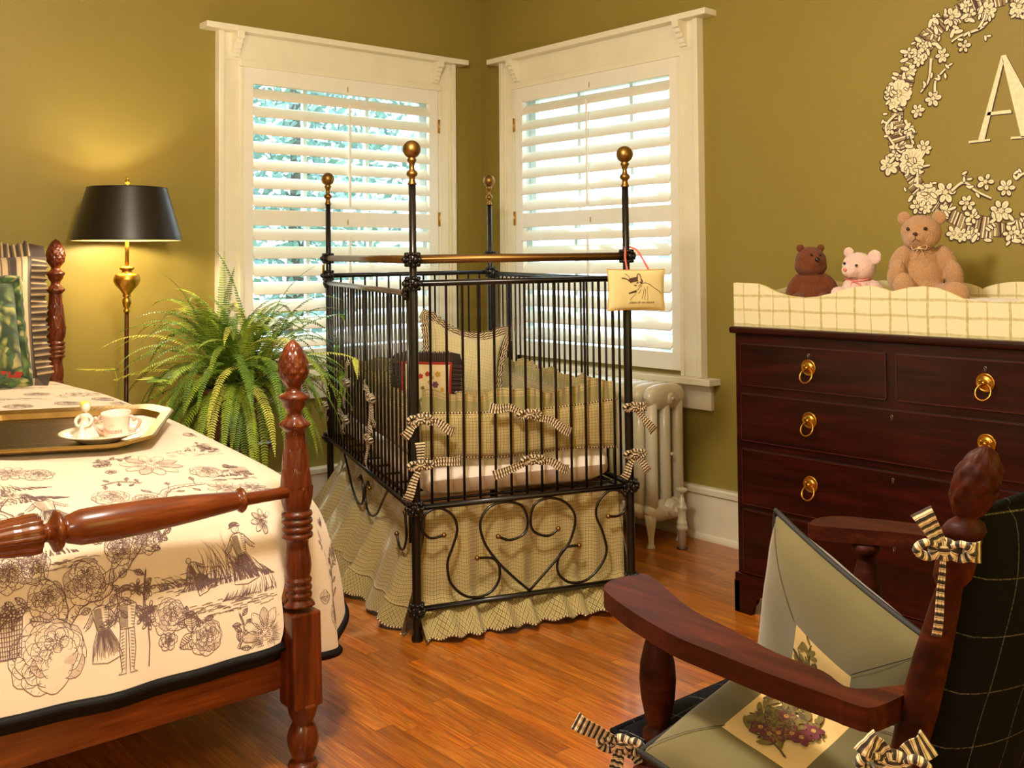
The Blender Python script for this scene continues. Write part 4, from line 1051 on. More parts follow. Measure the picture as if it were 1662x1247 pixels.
def Qi(x, y, off=.001):
    # print coordinate y points up (towards the head)
    if x > XE or x < X0 or y < -.41: x = min(max(x, X0), XE)
    s = -y; p = Qf(x, s); n = Nrm(Qf, x, s); n = n if n[1] < 0 or n[2] > .5 else -n
    if n[2] < 0 and s < 0: n = -n
    return p+n*off
def P2(px, py, top=False):
    """photo position -> print coordinates"""
    if not top:
        p = bp(px, py, 1, -2.40); x, z = p[0], p[2]
        best = min((abs(Qf(x, s)[2]-z), s) for s in np.linspace(0.02, .41, 60))[1]; return x, -best
    p = bp(px, py, 2, .80)
    for _ in range(6):
        zt = ztop(min(max(p[0], X0), XE), max(-2.4, min(-.1, p[1]))); p = bp(px, py, 2, zt)
    return p[0], -(YF-p[1])
T_ = []; MI = [0]
def at(st, px, py, s=1, a=0, top=False, fx=1):
    x, y = P2(px, py, top); MI[0] += 1; T_.extend([(P, w, i+4000*(MI[0] % 10)) for i, (P, w) in enumerate(tr(st, x, y, s, a, fx))])
at(peony(.078, 6, 10), 72, 1062, 1.1); at(peony(.045, 4, 8), 18, 938); at(peony(.042, 4, 8), 58, 926); at(peony(.044, 4, 8), 76, 975)
at(branch([(.0, 0), (.03, .05), (.02, .10), (.05, .13)], .009, 2), 98, 1025, 1.2, .5); at(branch([(0, 0), (.03, .045), (.08, .06), (.09, .1)], .009, 3), 100, 1022, 1.2, -.1)
at(peony(.052, 4, 8), 140, 948, 1, .4); at(branch([(0, 0), (.05, .02), (.10, .07), (.12, .09)], .012, 7), 160, 948, 1.15, -.05); at(peony(.042, 4, 8), 205, 895); at(peony(.044, 5, 8), 246, 880)
at(tr(leaf(.06, .02, 10), 0, 0, 1, 2.9), 95, 1010, 1.1); at(branch([(0, 0), (.0, -.03), (-.01, -.06)], .003, 5), 190, 955, 1.2); at(branch([(0, 0), (-.03, .0), (-.06, -.03)], .003, 5), 50, 990, 1.2)
for px, py in ((222, 955), (240, 955), (240, 985), (228, 998), (236, 1005)): at(daisy(.019, 5), px, py)
at(branch([(0, 0), (.0, .05), (.01, .10)], .002, 6), 232, 1000)
at(peony(.045, 5, 8), 270, 1000); at(peony(.024, 3, 6), 266, 1037); at(peony(.045, 5, 8), 325, 1030); at(tr(leaf(.05, .018, 9), 0, 0, 1, 3.6), 312, 1025); at(tr(leaf(.05, .018, 9), 0, 0, 1, 1.6), 305, 1020); at(branch([(0, 0), (.05, .01), (.09, -.03)], .003, 4), 275, 1012)
at(person(.155, True, False, False), 166, 1075, 1.0, .08); at(person(.185, False, True, True), 197, 1083, 1.0, -.05)
at(basket(.035, .085), 8, 1068, 1.0)
at(daisy(.062, 12), 418, 1020); at(branch([(0, 0), (.02, .04), (.01, .08)], .003, 7), 375, 1045); at(tr(leaf(.05, .02, 9), 0, 0, 1, -1.2), 398, 1028)
at(grass(.13, .13, 120), 370, 945); at(grass(.10, .06, 70, 1.0), 320, 945); at(grass(.12, .05, 90, -.4), 425, 958); at(ground(.16, 90, .035), 380, 962); at(person(.155, True, False, True), 398, 952, 1, .1); at(person(.10, True, False, False), 335, 960, 1, .5)
at(ground(.09, 40, .05), 300, 930); at(daisy(.035, 8), 438, 850)
at(branch([(0, 0), (.01, .05), (-.005, .10), (.0, .15), (.01, .2)], .003, 9), 466, 985)
at(peony(.03, 3, 7), 470, 930); at(peony(.02, 3, 6), 478, 1010)
at(grass(.05, .02, 30), 105, 905); at(ground(.06, 26, .02), 120, 912); at(ground(.05, 20, .02), 5, 990); at(peony(.02, 3, 6), 170, 880); at(person(.03, False), 110, 900)
at(grass(.06, .03, 30), 20, 905)
# on top of the bed
at(person(.19, True, False, True), 100, 850, 1, 0, True); at(person(.15, True, False, False), 42, 858, 1, .6, True); at(grass(.12, .05, 90), 60, 850, 1, 0, True); at(treem(.16), 15, 830, 1, -.1, True)
at(grass(.10, .07, 70), 150, 828, 1, 0, True); at(ground(.1, 40), 150, 842, 1, 0, True); at(grass(.07, .1, 60, .3), 70, 800, 1, 0, True)
at(daisy(.085, 10), 246, 752, 1, .3, True); at(branch([(0, 0), (.02, .05), (.06, .09), (.14, .10)], .012, 8), 262, 812, 1.2, 0, True); at(peony(.05, 5, 8), 335, 762, 1, 0, True); at(peony(.035, 4, 7), 236, 795, 1, 0, True); at(peony(.035, 3, 7), 300, 805, 1, 0, True)
at(branch([(0, 0), (.05, .0), (.1, -.03), (.14, -.05)], .004, 8), 345, 765, 1.2, 0, True); at(daisy(.05, 8), 365, 790, 1, 0, True); at(daisy(.04, 8), 410, 790, 1, 0, True); at(basket(.04, .05), 400, 755, 1, 0, True); at(grass(.09, .05, 60), 400, 762, 1, 0, True); at(ground(.12, 50), 400, 770, 1, 0, True)
at(treem(.12), 385, 735, 1, 0, True); at(branch([(0, 0), (.0, .05), (-.04, .12), (-.02, .2)], .010, 8), 262, 850, 1, .1, True); at(peony(.05, 4, 8), 180, 790, 1, 0, True); at(branch([(0, 0), (-.05, .03), (-.10, .02)], .005, 6), 230, 775, 1, 0, True); at(peony(.04, 4, 8), 440, 800, 1, 0, True); at(grass(.1, .08, 60), 20, 790, 1, 0, True); at(peony(.045, 4, 8), 60, 765, 1, 0, True); at(daisy(.05, 9), 15, 765, 1, 0, True)
for px, py in ((160, 755), (172, 753), (180, 760)): at(peony(.016, 2, 6), px, py, 1, 0, True)
at(branch([(0, 0), (.05, .01), (.10, .0)], .003, 6), 150, 752, 1, 0, True)
for px, py in ((320, 705), (300, 690), (110, 655), (60, 640), (170, 648), (30, 660), (200, 655)): at(peony(.05, 4, 8), px, py, 1, rs.random(), True)
for px, py in ((345, 730), (150, 640), (10, 650), (100, 630), (270, 668), (60, 625), (235, 662)): at(grass(.12, .08, 50), px, py, 1, 0, True); at(ground(.16, 40, .05), px, py, 1, 0, True)
for px, py in ((310, 725), (90, 645), (200, 665)): at(branch([(0, 0), (.06, .03), (.13, .02), (.2, .06)], .006, 8), px, py, 1, 0, True)
# parts of the bed the photo does not show still carry the print
for k in range(26):
    x = rs.uniform(-4.1, -3.45); y = rs.uniform(-.36, 2.0); T_.extend([(P, w, i) for i, (P, w) in enumerate(tr([peony(.05, 4, 8), daisy(.05, 10), grass(.1, .06, 50), branch([(0, 0), (.05, .03), (.1, .02)], .006, 6)][k % 4], x, y, 1, rs.random()))])
T_ = [(P, w, i) for P, w, i in T_ if all(-.41 < p[1] for p in P) and all(p[0] < (X1-.045 if p[1] < -.10 else XE) for p in P)]
lay(T_, Qi)
# side drape print
T_ = []
SC = lambda c, d: (c, d)
def Qsi(x, y, off=.001):
    # x along the path (metres / 3), y down (metres / .55)
    c, d = max(.0, min(1, x)), max(0, min(.94, -y)); p = Qs(c, d); e = .004
    n = nrm(np.cross(Qs(min(1, c+e), d)-Qs(max(0, c-e), d), Qs(c, min(1, d+e))-Qs(c, max(0, d-e)))); n = n if (n@(v3(1, -1, .3))) > 0 else -n
    return p+n*off
def ats(st, c, d, s=1, a=0):
    cs = .62 if c < .5 else .36
    for i, (P, w) in enumerate(tr(st, 0, 0, s, a)): T_.append(([(c+px/.55*.9*(.55 if c < .45 else .6), -d+py*1.9) for px, py in P], w, i))
ats(peony(.035, 4, 7), .12, .35); ats(peony(.03, 4, 7), .10, .5); ats(daisy(.035, 9), .30, .63); ats(branch([(0, 0), (.03, .04), (.06, .05)], .003, 7), .22, .55); ats(grass(.05, .07, 40, .8), .42, .5); ats(peony(.035, 4, 7), .24, .86)
ats(leaf(.05, .016, 8), .17, .78); ats(branch([(0, 0), (.02, .05), (.03, .1)], .003, 7), .34, .85); ats(peony(.03, 4, 7), .40, .7); ats(peony(.03, 4, 7), .62, .5); ats(daisy(.04, 9), .8, .4); ats(daisy(.03, 9), .35, .25)
lay(T_, Qsi)
g.build('quilt_body', [M_toile, M_blackb, M_tink, M_twash], ql)
g = G()
Pb = [Qf(X0+(X1-.046-X0)*t, .42)-v3(0, .002, .006) for t in np.linspace(0, 1, 80)]
g.tube(Pb, .012, 10); g.tube([Qs(c, 1)-v3(0, 0, .004) for c in np.linspace(0, 1, 90)], .012, 10)
g.build('black_binding', M_blackb, ql, label='black quilt binding'); rebase(ql)
# under-layer of the quilt hem: dark lining seen as a band below the print
g = G(); g.grid(lambda a, b: Qf(-4.15+(X1-.055+4.15)*a, .42)+v3(0, -.003, -.006-.026*b), 60, 3); o = g.build('quilt_lining', M_blackb, ql, thick=.006, label='black lining band'); o.matrix_parent_inverse = ql.matrix_basis.inverted()

# ------------------------------------------------------------------ pillows at the head of the bed
M_sham = mstripe('brown_cream_wide_stripe', .082, [(0, sc(62, 46, 36)), (.30, sc(196, 168, 122)), (.52, sc(120, 98, 72)), (.60, sc(206, 180, 136)), (.86, sc(90, 72, 54))], vert=True, rough=.7)
M_shamr = mstripe('brown_cream_ruffle_stripe', .05, [(0, sc(70, 54, 42)), (.45, sc(196, 170, 126)), (.75, sc(104, 86, 66))], vert=True, rough=.7)
sh = thing('striped_sham', 'large brown and cream striped pillow with ruffled edge against the headboard', 'pillow', (-2.95, -.28, .86))
A, B, Nn = frame3((1, -.12, 0), (.05, -1, .30)); O = v3(-2.925, -.285, 1.135)
g = G(); pad(g, O, A, B, Nn, .50, .53, .16, pinch=.05); g.build('pillow_body', M_sham, sh)
g = G(); ruffle(g, perim(O, A, B, .50, .53, .05), O, Nn, .060, .019, 24, seed=5); g.build('ruffle', M_shamr, sh); rebase(sh)
def mfol():
    t = NT('green_leaf_tapestry'); o = t.uv(); d = t.noise(o, 9, 2, col=True)
    v = t.node('ShaderNodeVectorMath', operation='MULTIPLY_ADD'); t.l.new(d, v.inputs[0]); v.inputs[1].default_value = (.12, .12, 0); t.l.new(o, v.inputs[2])
    a = t.vor(v.outputs[0], 30, 'SMOOTH_F1'); b = t.vor(v.outputs[0], 30, 'F1', 1); sep = t.node('ShaderNodeSeparateColor'); t.l.new(b, sep.inputs[0])
    c = t.ramp(sep.outputs[0], [(0, sc(84, 120, 62)), (.2, sc(130, 150, 76)), (.42, sc(196, 190, 108)), (.62, sc(98, 134, 92)), (.78, sc(222, 206, 136)), (.93, sc(146, 166, 88))], True)
    c = t.mix(t.ramp(a, [(.0, (0, 0, 0)), (.55, (1, 1, 1))]), c, sc(40, 60, 28)); y = t.sep(o)[1]
    red = t.m('MULTIPLY', t.m('LESS_THAN', y, .03), t.m('GREATER_THAN', t.noise(o, 30, 2), .48)); c = t.mix(red, c, sc(170, 44, 24))
    t.bump(t.noise(o, 300, 2), .0008, .5); return t.set(c, .85, sheen=.3)
M_green = mfol()
gp = thing('green_floral_pillow', 'green leaf-patterned tapestry pillow with fat matching piping in front of the striped pillow', 'pillow', (-2.98, -.46, .86))
A, B, Nn = frame3((1, .05, 0), (-.05, -1, .36)); O = v3(-2.985, -.455, 1.085)
g = G(); pad(g, O, A, B, Nn, .44, .42, .15, pinch=.04); g.build('pillow_body', M_green, gp)
g = G(); Pq = perim(O, A, B, .455, .435, .03); g.tube(Pq, [.020+.002*math.sin(i*2.3) for i in range(len(Pq))], 12, closed=True); g.build('piping', M_green, gp); rebase(gp)

# ------------------------------------------------------------------ tray, dish, cup
M_tray = mplain('gilt_tray_metal', sc(178, 144, 80), .40, 1, var=.12, vs=20, bump=.0004, bs=60)
M_trayd = mplain('engraved_dark_gilt', sc(96, 72, 34), .34, .9, var=.3, vs=60, bump=.001, bs=140)
M_trayl = mplain('gilt_line', sc(196, 164, 96), .3, 1)
tray = thing('serving_tray', 'gilt metal tray with clipped corners resting on the quilt near the bed foot', 'tray', TC)
def octo(w, h, c): return [(-w/2+c, -h/2), (w/2-c, -h/2), (w/2, -h/2+c), (w/2, h/2-c), (w/2-c, h/2), (-w/2+c, h/2), (-w/2, h/2-c), (-w/2, -h/2+c)]
def ring(g, p0, z0, p1, z1, m):
    V = [TC+eX*a+eY*b+eN*z0 for a, b in p0]+[TC+eX*a+eY*b+eN*z1 for a, b in p1]; n = len(p0)
    g.add(V, [(i, (i+1) % n, (i+1) % n+n, i+n) for i in range(n)], m=m, sm=False)
def rnd_oct(w, h, c, k=5):
    P = octo(w, h, c); out = []; n = len(P)
    for i in range(n):
        a, b, d = map(np.array, (P[i-1], P[i], P[(i+1) % n])); r = .022
        p0 = b+(a-b)/np.hypot(*(a-b))*r; p1 = b+(d-b)/np.hypot(*(d-b))*r
        for q in range(k): t = q/(k-1); out.append(tuple((1-t)**2*p0+2*t*(1-t)*b+t*t*p1))
    return out
g = G(); R_ = [rnd_oct(TWd, TDp, .085), rnd_oct(TWd-.012, TDp-.012, .083), rnd_oct(TWd-.075, TDp-.075, .075), rnd_oct(TWd-.10, TDp-.10, .070)]
H_ = [.022, .026, .019, .003]
for i in range(3): ring(g, R_[i], H_[i], R_[i+1], H_[i+1], 0)
ring(g, R_[0], .022, R_[0], .018, 0); ring(g, R_[0], .018, rnd_oct(TWd-.10, TDp-.10, .07), -.001, 0)
g.build('tray_rim', M_tray, tray, bev=.002)
g = G(); P = R_[3]; n = len(P); g.add([TC+eX*a+eY*b+eN*.0035 for a, b in P]+[TC+eX*a+eY*b-eN*.001 for a, b in P], [list(range(n)), list(range(n, 2*n))[::-1]], m=0, sm=False)
for (w, h, c) in ((TWd-.15, TDp-.15, .06), (TWd-.165, TDp-.165, .058), (TWd-.30, TDp-.28, .03)):
    P = octo(w, h, c); P = P+[P[0]]
    inkline(g, P, .0028, lambda a, b: TC+eX*a+eY*b+eN*.0042, 1)
for k in range(30):
    a = -TWd/2+.03+k*.02; 
    if abs(a) < .25: inkline(g, [(a, TDp/2-.030), (a+.004, TDp/2-.012)], .002, lambda a, b: TC+eX*a+eY*b+eN*(.0245-.0*b), 1)
g.build('tray_floor', [M_trayd, M_trayl], tray, label='dark engraved tray floor'); rebase(tray)
M_cer = mplain('glazed_white_ceramic', sc(240, 226, 206), .18, coat=.5, var=.015); M_pink = mplain('pink_glaze', sc(240, 186, 170), .2, coat=.5, var=.04); M_yel = mplain('yellow_glaze', sc(240, 206, 96), .2, coat=.5)
M_pinkl = mplain('pink_lettering', sc(222, 160, 140), .4)
def ontray(px, py, h=.004):
    d = AR*(px-CXP)/FPX+AU*(CYP-py)/FPX+AF; t = ((TC+eN*h-CAM)@eN)/(d@eN); return CAM+d*t
pc = ontray(162, 716); k_ = nrm(np.array([AR[0], AR[1], 0])); k2 = np.cross(v3(0, 0, 1), k_)
k_ = nrm(k_-eN*(k_@eN)); k2 = nrm(np.cross(eN, k_))
dish = thing('oval_dish', 'white oval ceramic dish holding a small white and pink figurine with yellow hair', 'dish', pc)
g = G(); prof = [(.0, .002), (.052, .002), (.058, .0), (.064, .004), (.092, .016), (.118, .026), (.121, .029), (.117, .030), (.090, .021), (.06, .010), (.0, .008)]
g.lathe(prof, pc, A=k_, B=k2*.72, N=eN, n=48); g.build('dish_body', M_cer, dish)
fo = pc-k_*.042+eN*.010
g = G(); g.lathe([(.0, 0), (.038, .0), (.036, .008), (.028, .024), (.020, .040), (.0135, .052), (.012, .060), (.0155, .068), (.013, .074), (.006, .078), (.0, .078)], fo, A=k_, B=k2*.85, N=eN, n=24, rf=lambda a, z: 1+.10*math.cos(a*7)*(z < .05))
for s in (-1, 1): g.tube(cr([fo+eN*.068+k_*s*.013, fo+eN*.058+k_*s*.024-k2*.008, fo+eN*.046+k_*s*.020-k2*.016, fo+eN*.040+k_*s*.008-k2*.022], 5), [.0058-.00012*i for i in range(16)], 8)
g.build('figurine_dress', M_cer, dish)
g = G(); g.lathe([(.0, .0), (.0145, .0), (.019, .008), (.021, .016)], fo+eN*.018, A=k_, B=k2*.85, N=eN, n=20); g.build('figurine_sash', M_pink, dish)
g = G(); hc = fo+eN*.094+k_*.004; g.ball(hc, (.0135, .0135, .0155), 16); g.ball(hc-k2*.013-eN*.002, .0022, 6); g.build('figurine_head', M_cer, dish)
g = G(); g.ball(hc+eN*.003+k2*.003-k_*.003, (.0150, .0142, .0158), 16); g.ball(hc-k_*.011+eN*.010, (.007, .007, .010), 10); g.ball(hc-k_*.010-eN*.008, (.005, .005, .008), 8); g.build('figurine_hair', M_yel, dish, label='yellow hair'); rebase(dish)
mc = pc+k_*.050+k2*.004+eN*.0105
mug = thing('two_handled_cup', 'white child cup lettered in pink with two pink heart handles standing on the dish', 'cup', mc)
g = G(); g.lathe([(.0, .0), (.033, .0), (.0355, .003), (.0360, .010), (.0375, .040), (.0415, .068), (.0430, .0745), (.0420, .076), (.0400, .0745), (.0350, .040), (.033, .010), (.0, .007)], mc, A=k_, B=k2, N=eN, n=48); g.build('cup_body', M_cer, mug)
for s in (-1, 1):
    H = [(.036, .012), (.050, .016), (.066, .034), (.074, .052), (.068, .064), (.056, .062), (.050, .050), (.046, .060), (.041, .058)]
    H = [(.034, .010), (.046, .014), (.060, .026), (.070, .040), (.071, .052), (.062, .059), (.053, .052), (.050, .062), (.040, .064)]
    g = G(); g.tube(cr([mc+k_*s*a+eN*b for a, b in H], 5), .0050, 10); g.build('handle', M_pink, mug)
def onmug(x, y):
    a = x/.0385; r = .0362+.0035*max(0, y-.02)/.05+.0012; return mc+k_*r*math.sin(a)-k2*r*math.cos(a)+eN*y
text_mesh('Princess', .021, lambda x, y: onmug(x, y+.026), M_pinkl, mug, 'lettering', 0, .92, .0003)
g = G(); 
for q in range(3): g.ball(onmug(-.006+q*.006, .047-.003*abs(q-1)), .0016, 6)
g.build('crown_mark', M_pinkl, mug); rebase(mug)

# ------------------------------------------------------------------ floor lamp
M_shade = mplain('black_lamp_shade_paper', sc(22, 16, 14), .36, coat=.15, var=.1); M_shin = mplain('gold_shade_lining', sc(206, 170, 96), .5); M_bronze = mplain('dark_bronze_pole', sc(66, 42, 28), .34, .8)
LX, LY = -2.285, -.30
lamp = thing('floor_lamp', 'tall brass and bronze floor lamp with black tapered shade beside the bed head', 'lamp', (LX, LY, 0))
g = G(); g.lathe([(.0, 0), (.14, 0), (.14, .012), (.11, .022), (.05, .032), (.02, .05), (.013, .07)], (LX, LY, 0), n=40); g.build('base', M_bronze, lamp)
g = G(); g.lathe([(.0105, .06), (.0095, 1.145), (.0, 1.145)], (LX, LY, 0), n=14); g.build('pole', M_bronze, lamp)
pr = [(.0, 1.138), (.011, 1.14), (.0145, 1.146), (.0145, 1.150), (.009, 1.158), (.0155, 1.168), (.020, 1.184), (.019, 1.198), (.011, 1.208), (.018, 1.212), (.018, 1.216), (.016, 1.222), (.030, 1.242), (.048, 1.262), (.0575, 1.280), (.0575, 1.294), (.052, 1.304), (.050, 1.312), (.022, 1.316), (.022, 1.328), (.032, 1.334), (.030, 1.342), (.012, 1.350), (.0, 1.350)]
g = G(); g.lathe([(r, z-.007) for r, z in pr], (LX, LY, 0), n=32); g.build('urn', M_brass, lamp, label='turned brass urn')
g = G(); g.lathe([(.0085, 1.335), (.0085, 1.50), (.0, 1.50)], (LX, LY, 0), n=12); g.build('stem', M_brass, lamp)
g = G()
g.lathe([(.238, 1.455), (.171, 1.690)], (LX, LY, 0), n=72, m=0); g.f = g.f[:-2]; g.m = g.m[:-2]; g.s = g.s[:-2]
k0 = len(g.f); g.lathe([(.1695, 1.690), (.2365, 1.455)], (LX, LY, 0), n=72, m=1); g.f = g.f[:-2]; g.m = g.m[:-2]; g.s = g.s[:-2]
sh_ = g.build('lamp_shade', [M_shade, M_shin], lamp)
g = G()
for (r, z) in ((.2375, 1.455), (.1705, 1.690)): g.tube([(LX+r*math.cos(t), LY+r*math.sin(t), z) for t in np.linspace(0, 2*PI, 72)[:-1]], .0018, 6, closed=True)
g.build('shade_trim', M_shade, sh_)
g = G()
for q in range(3): a = q*2*PI/3+.4; g.tube([(LX, LY, 1.695), (LX+.170*math.cos(a), LY+.170*math.sin(a), 1.690)], .0015, 6)
g.tube([(LX-.0, LY-.03, 1.50), (LX, LY-.055, 1.58), (LX, LY-.05, 1.66), (LX, LY, 1.695)], .0017, 6); g.tube([(LX, LY+.03, 1.50), (LX, LY+.055, 1.58), (LX, LY+.05, 1.66), (LX, LY, 1.695)], .0017, 6)
g.build('harp', M_brass, lamp)
g = G(); g.lathe([(.0, 1.694), (.010, 1.694), (.012, 1.700), (.006, 1.706), (.010, 1.712), (.0125, 1.719), (.008, 1.726), (.0045, 1.730), (.0065, 1.735), (.004, 1.741), (.0, 1.743)], (LX, LY, 0), n=16); g.build('finial', M_brass, lamp)
def memit(name, col, st):
    t = NT(name); e = t.node('ShaderNodeEmission'); e.inputs[0].default_value = (*col, 1); e.inputs[1].default_value = st; t.l.new(e.outputs[0], t.out.inputs[0]); return t.mat
M_bulb = memit('lit_bulb_glass', (1.0, .88, .70), 118)
for q in (-1, 1):
    g = G(); g.tube([(LX, LY, 1.475), (LX+q*.03, LY-q*.02, 1.47), (LX+q*.045, LY-q*.03, 1.485)], .006, 8); g.build('bulb_arm', M_brass, lamp)
    g = G(); g.lathe([(.0, .0), (.012, .002), (.013, .010), (.024, .034), (.027, .050), (.022, .066), (.0, .076)], (LX+q*.045, LY-q*.03, 1.487), n=20); g.build('bulb', M_bulb, lamp, label='glowing bulb inside the shade')
rebase(lamp)

# ------------------------------------------------------------------ fern
M_fern = mplain('fern_green', sc(146, 170, 58), .5, var=.35, vs=14, spec=.3); M_fernd = mplain('fern_dark_green', sc(98, 134, 46), .5, var=.35, vs=14, spec=.3); M_ferny = mplain('fern_yellow_green', sc(196, 200, 88), .5, var=.3, vs=14, spec=.3)
M_pot = mplain('terracotta_pot', sc(120, 84, 56), .7); M_soil = mplain('potting_soil', sc(40, 28, 20), .95)
FC = v3(-1.93, -.66, .84)
fern = thing('boston_fern', 'full green fern in a pot on a stand between the bed and the left window', 'fern', (FC[0], FC[1], 0))
g = G(); g.lathe([(.0, .0), (.10, 0), (.11, .02), (.15, .22), (.165, .225), (.165, .25), (.145, .25), (.14, .22), (.0, .21)], (FC[0], FC[1], .56), n=32); g.build('pot', M_pot, fern)
g = G(); g.lathe([(.0, .205), (.138, .215), (.0, .24)], (FC[0], FC[1], .56), n=24); g.build('soil', M_soil, fern)
g = G(); g.lathe([(.0, .53), (.15, .53), (.155, .545), (.15, .56), (.0, .56)], (FC[0], FC[1], 0), n=32)
g.build('stand_top', M_bedw, fern)
for q in range(3):
    a = q*2*PI/3; g = G(); g.tube(cr([(FC[0]+.10*math.cos(a), FC[1]+.10*math.sin(a), .54), (FC[0]+.06*math.cos(a), FC[1]+.06*math.sin(a), .25), (FC[0]+.14*math.cos(a), FC[1]+.14*math.sin(a), .0)], 5), .012, 8); g.build('stand_leg', M_bedw, fern)
fr = random.Random(21)
def frond(P0, d0, L, droop, wd, mat, seed, gg=None, mi=0):
    r = random.Random(seed); P = []; p = np.array(P0, float); d = nrm(d0); n = 54; st = L/n
    side0 = nrm(np.cross(d, (0, 0, 1))); sw = r.uniform(-.25, .25)
    for i in range(n+1):
        P.append(p.copy()); f = i/n
        d = nrm(d+v3(0, 0, -droop*st*(.5+1.7*f))+side0*sw*st*.9); p = p+d*st
        if p[1] > -.10: p[1] = -.10-(p[1]+.10)*.3
        if p[0] < -2.33 and p[2] < .885: p[2] = .885
        cu = (p[0]-CO[0])*math.cos(TH)+(p[1]-CO[1])*math.sin(TH)
        if cu > -.035 and p[2] < 1.25 and p[2] > .3: p = p-np.array([math.cos(TH), math.sin(TH), 0])*(cu+.035)
        # lean away from the shutter and crib bars
    g = gg or G(); g.tube(P, [.0022*(1-.75*i/n) for i in range(n+1)], 5, m=mi)
    V = []; F = []
    for i in range(4, n+1):
        f = i/n; T = nrm(P[min(i+1, n)]-P[max(0, i-1)]); S_ = nrm(np.cross(T, (0, 0, 1))); U = np.cross(S_, T)
        env = (min(1, (f-.04)/.16))**.7*(1-f**2.6)**.75; l = wd*max(env, .06)
        for s in (-1, 1):
            tw = r.uniform(-.30, .30); dirp = nrm(S_*s+T*.28+U*(-.12+tw*.5)); up = nrm(U+S_*tw*.5); w = st*.33
            b = P[i]; ll = l*r.uniform(.88, 1.08); dr = v3(0, 0, -.18*ll); c = nrm(np.cross(dirp, up))
            o = len(V); V += [b-c*w*.6, b+c*w*.6, b+dirp*ll*.55+c*w+dr*.3, b+dirp*ll*.55-c*w*.9+dr*.3, b+dirp*ll+dr+T*ll*.10]
            F += [(o, o+1, o+2, o+3), (o+3, o+2, o+4)]
    g.add(V, F, m=mi, sm=False)
    if gg is None: g.build('frond', mat, fern)
ends = [(-.62, .0, .30, .78), (-.60, .05, .12, .74), (-.30, .1, .75, .66), (-.12, .05, .95, .66), (.03, .05, .95, .60), (.20, .05, .80, .62), (.38, .1, .60, .66), (.52, -.05, .42, .66), (-.42, -.1, .50, .66), (.50, .0, .25, .68), (.10, -.1, .9, .55), (-.2, -.1, .9, .58)]
mass = G(); FM = [M_fern, M_fernd, M_ferny]
for i in range(230):
    if i < len(ends):
        e = ends[i]; d = v3(AR[0]*e[0]+AF[0]*e[1], AR[1]*e[0]+AF[1]*e[1], e[2]); L = e[3]; dp = 1.9; wd = .033
    else:
        a = fr.uniform(0, 2*PI); el = fr.choice([.15, .4, .8, 1.2, 1.8, 2.4, 3.2])*fr.uniform(.8, 1.2)
        d = v3(math.cos(a), math.sin(a), el); L = fr.uniform(.48, .72); dp = fr.uniform(2.0, 3.9); wd = fr.uniform(.029, .038)
        if el < .6: dp = fr.uniform(3.4, 5.5); L = fr.uniform(.48, .66)
    b = FC+v3(fr.uniform(-.08, .08), fr.uniform(-.08, .08), -.03)
    k = fr.choice([0, 0, 2, 1])
    if i < 98: frond(b, d, L, dp, wd, FM[k], i)
    else: frond(b, d, L*.92, dp*1.1, wd, FM[k], i, mass, fr.choice([0, 1, 1]))
tag(mass.build('inner_fronds', FM, fern), kind='stuff')
rebase(fern)

# ------------------------------------------------------------------ dresser
DX, DY0, DY1 = -.716, -2.440, -3.745; DYC = (DY0+DY1)/2
dr = thing('mahogany_dresser', 'dark mahogany chest of drawers with round brass ring pulls under the wreath mural', 'dresser', (-.37, DYC, 0))
g = G(); g.box(DX+.004, -.04, DY1, DY0, .13, 1.064); g.build('body', M_mah, dr, bev=.003)
g = G(); g.box(DX-.020, -.04, DY1-.02, DY0+.016, 1.064, 1.091); g.build('top', M_mah, dr, bev=.010, segs=4)
g = G()
g.box(DX-.010, -.04, DY1-.008, DY0+.008, .118, .150); g.build('plinth', M_mah, dr, bev=.004)
for y, s in ((DY0+.008, -1), (DY1-.008, 1)):
    g = G(); pf = [(0, 0), (.075, 0), (.082, .03), (.095, .048), (.10, .065), (.125, .078), (.17, .088), (.18, .12), (0, .12)]
    g.prism(pf, (DX-.010, y, 0), (0, s, 0), (0, 0, 1), (1, 0, 0), .022); g.prism([(q[0], q[1]) for q in pf], (DX-.010, y-s*.001, 0), (1, 0, 0), (0, 0, 1), (0, s, 0), .022); g.build('bracket_foot', M_mah, dr, bev=.003)
    g = G(); g.box(-.09, -.045, min(y, y+s*.05), max(y, y+s*.05), 0, .12); g.build('rear_foot', M_mah, dr)
def pull(parent, y, z):
    o = v3(DX-.005, y, z); A, B, N = (0, 1, 0), (0, 0, 1), (-1, 0, 0)
    g = G(); g.lathe([(.0, .0), (.030, .0), (.0305, .003), (.027, .0048), (.025, .003), (.018, .0035), (.016, .006), (.010, .0075), (.0, .008)], o, A, B, N, n=32)
    for s in (-1, 1): g.ball(o+v3(-.005, s*.017, .006), .0035, 8)
    g.ball(o+v3(-.014, 0, .0), .0075, 12); g.tube([o+v3(-.004, 0, 0), o+v3(-.014, 0, 0)], .005, 8)
    pl_ = g.build('pull_plate', M_brass, parent, label='round brass pull plate')
    g = G(); c = o+v3(-.019, 0, -.0285); Rr = .0245
    g.tube([c+v3(.011*math.cos(t), Rr*math.sin(t), Rr*math.cos(t)) for t in np.linspace(0, 2*PI, 37)[:-1]], [.0027+.0006*(math.cos(t) < -.3)*(i % 2) for i, t in enumerate(np.linspace(0, 2*PI, 37)[:-1])], 8, closed=True)
    g.build('pull_ring', M_brass, parent, label='brass ring handle')
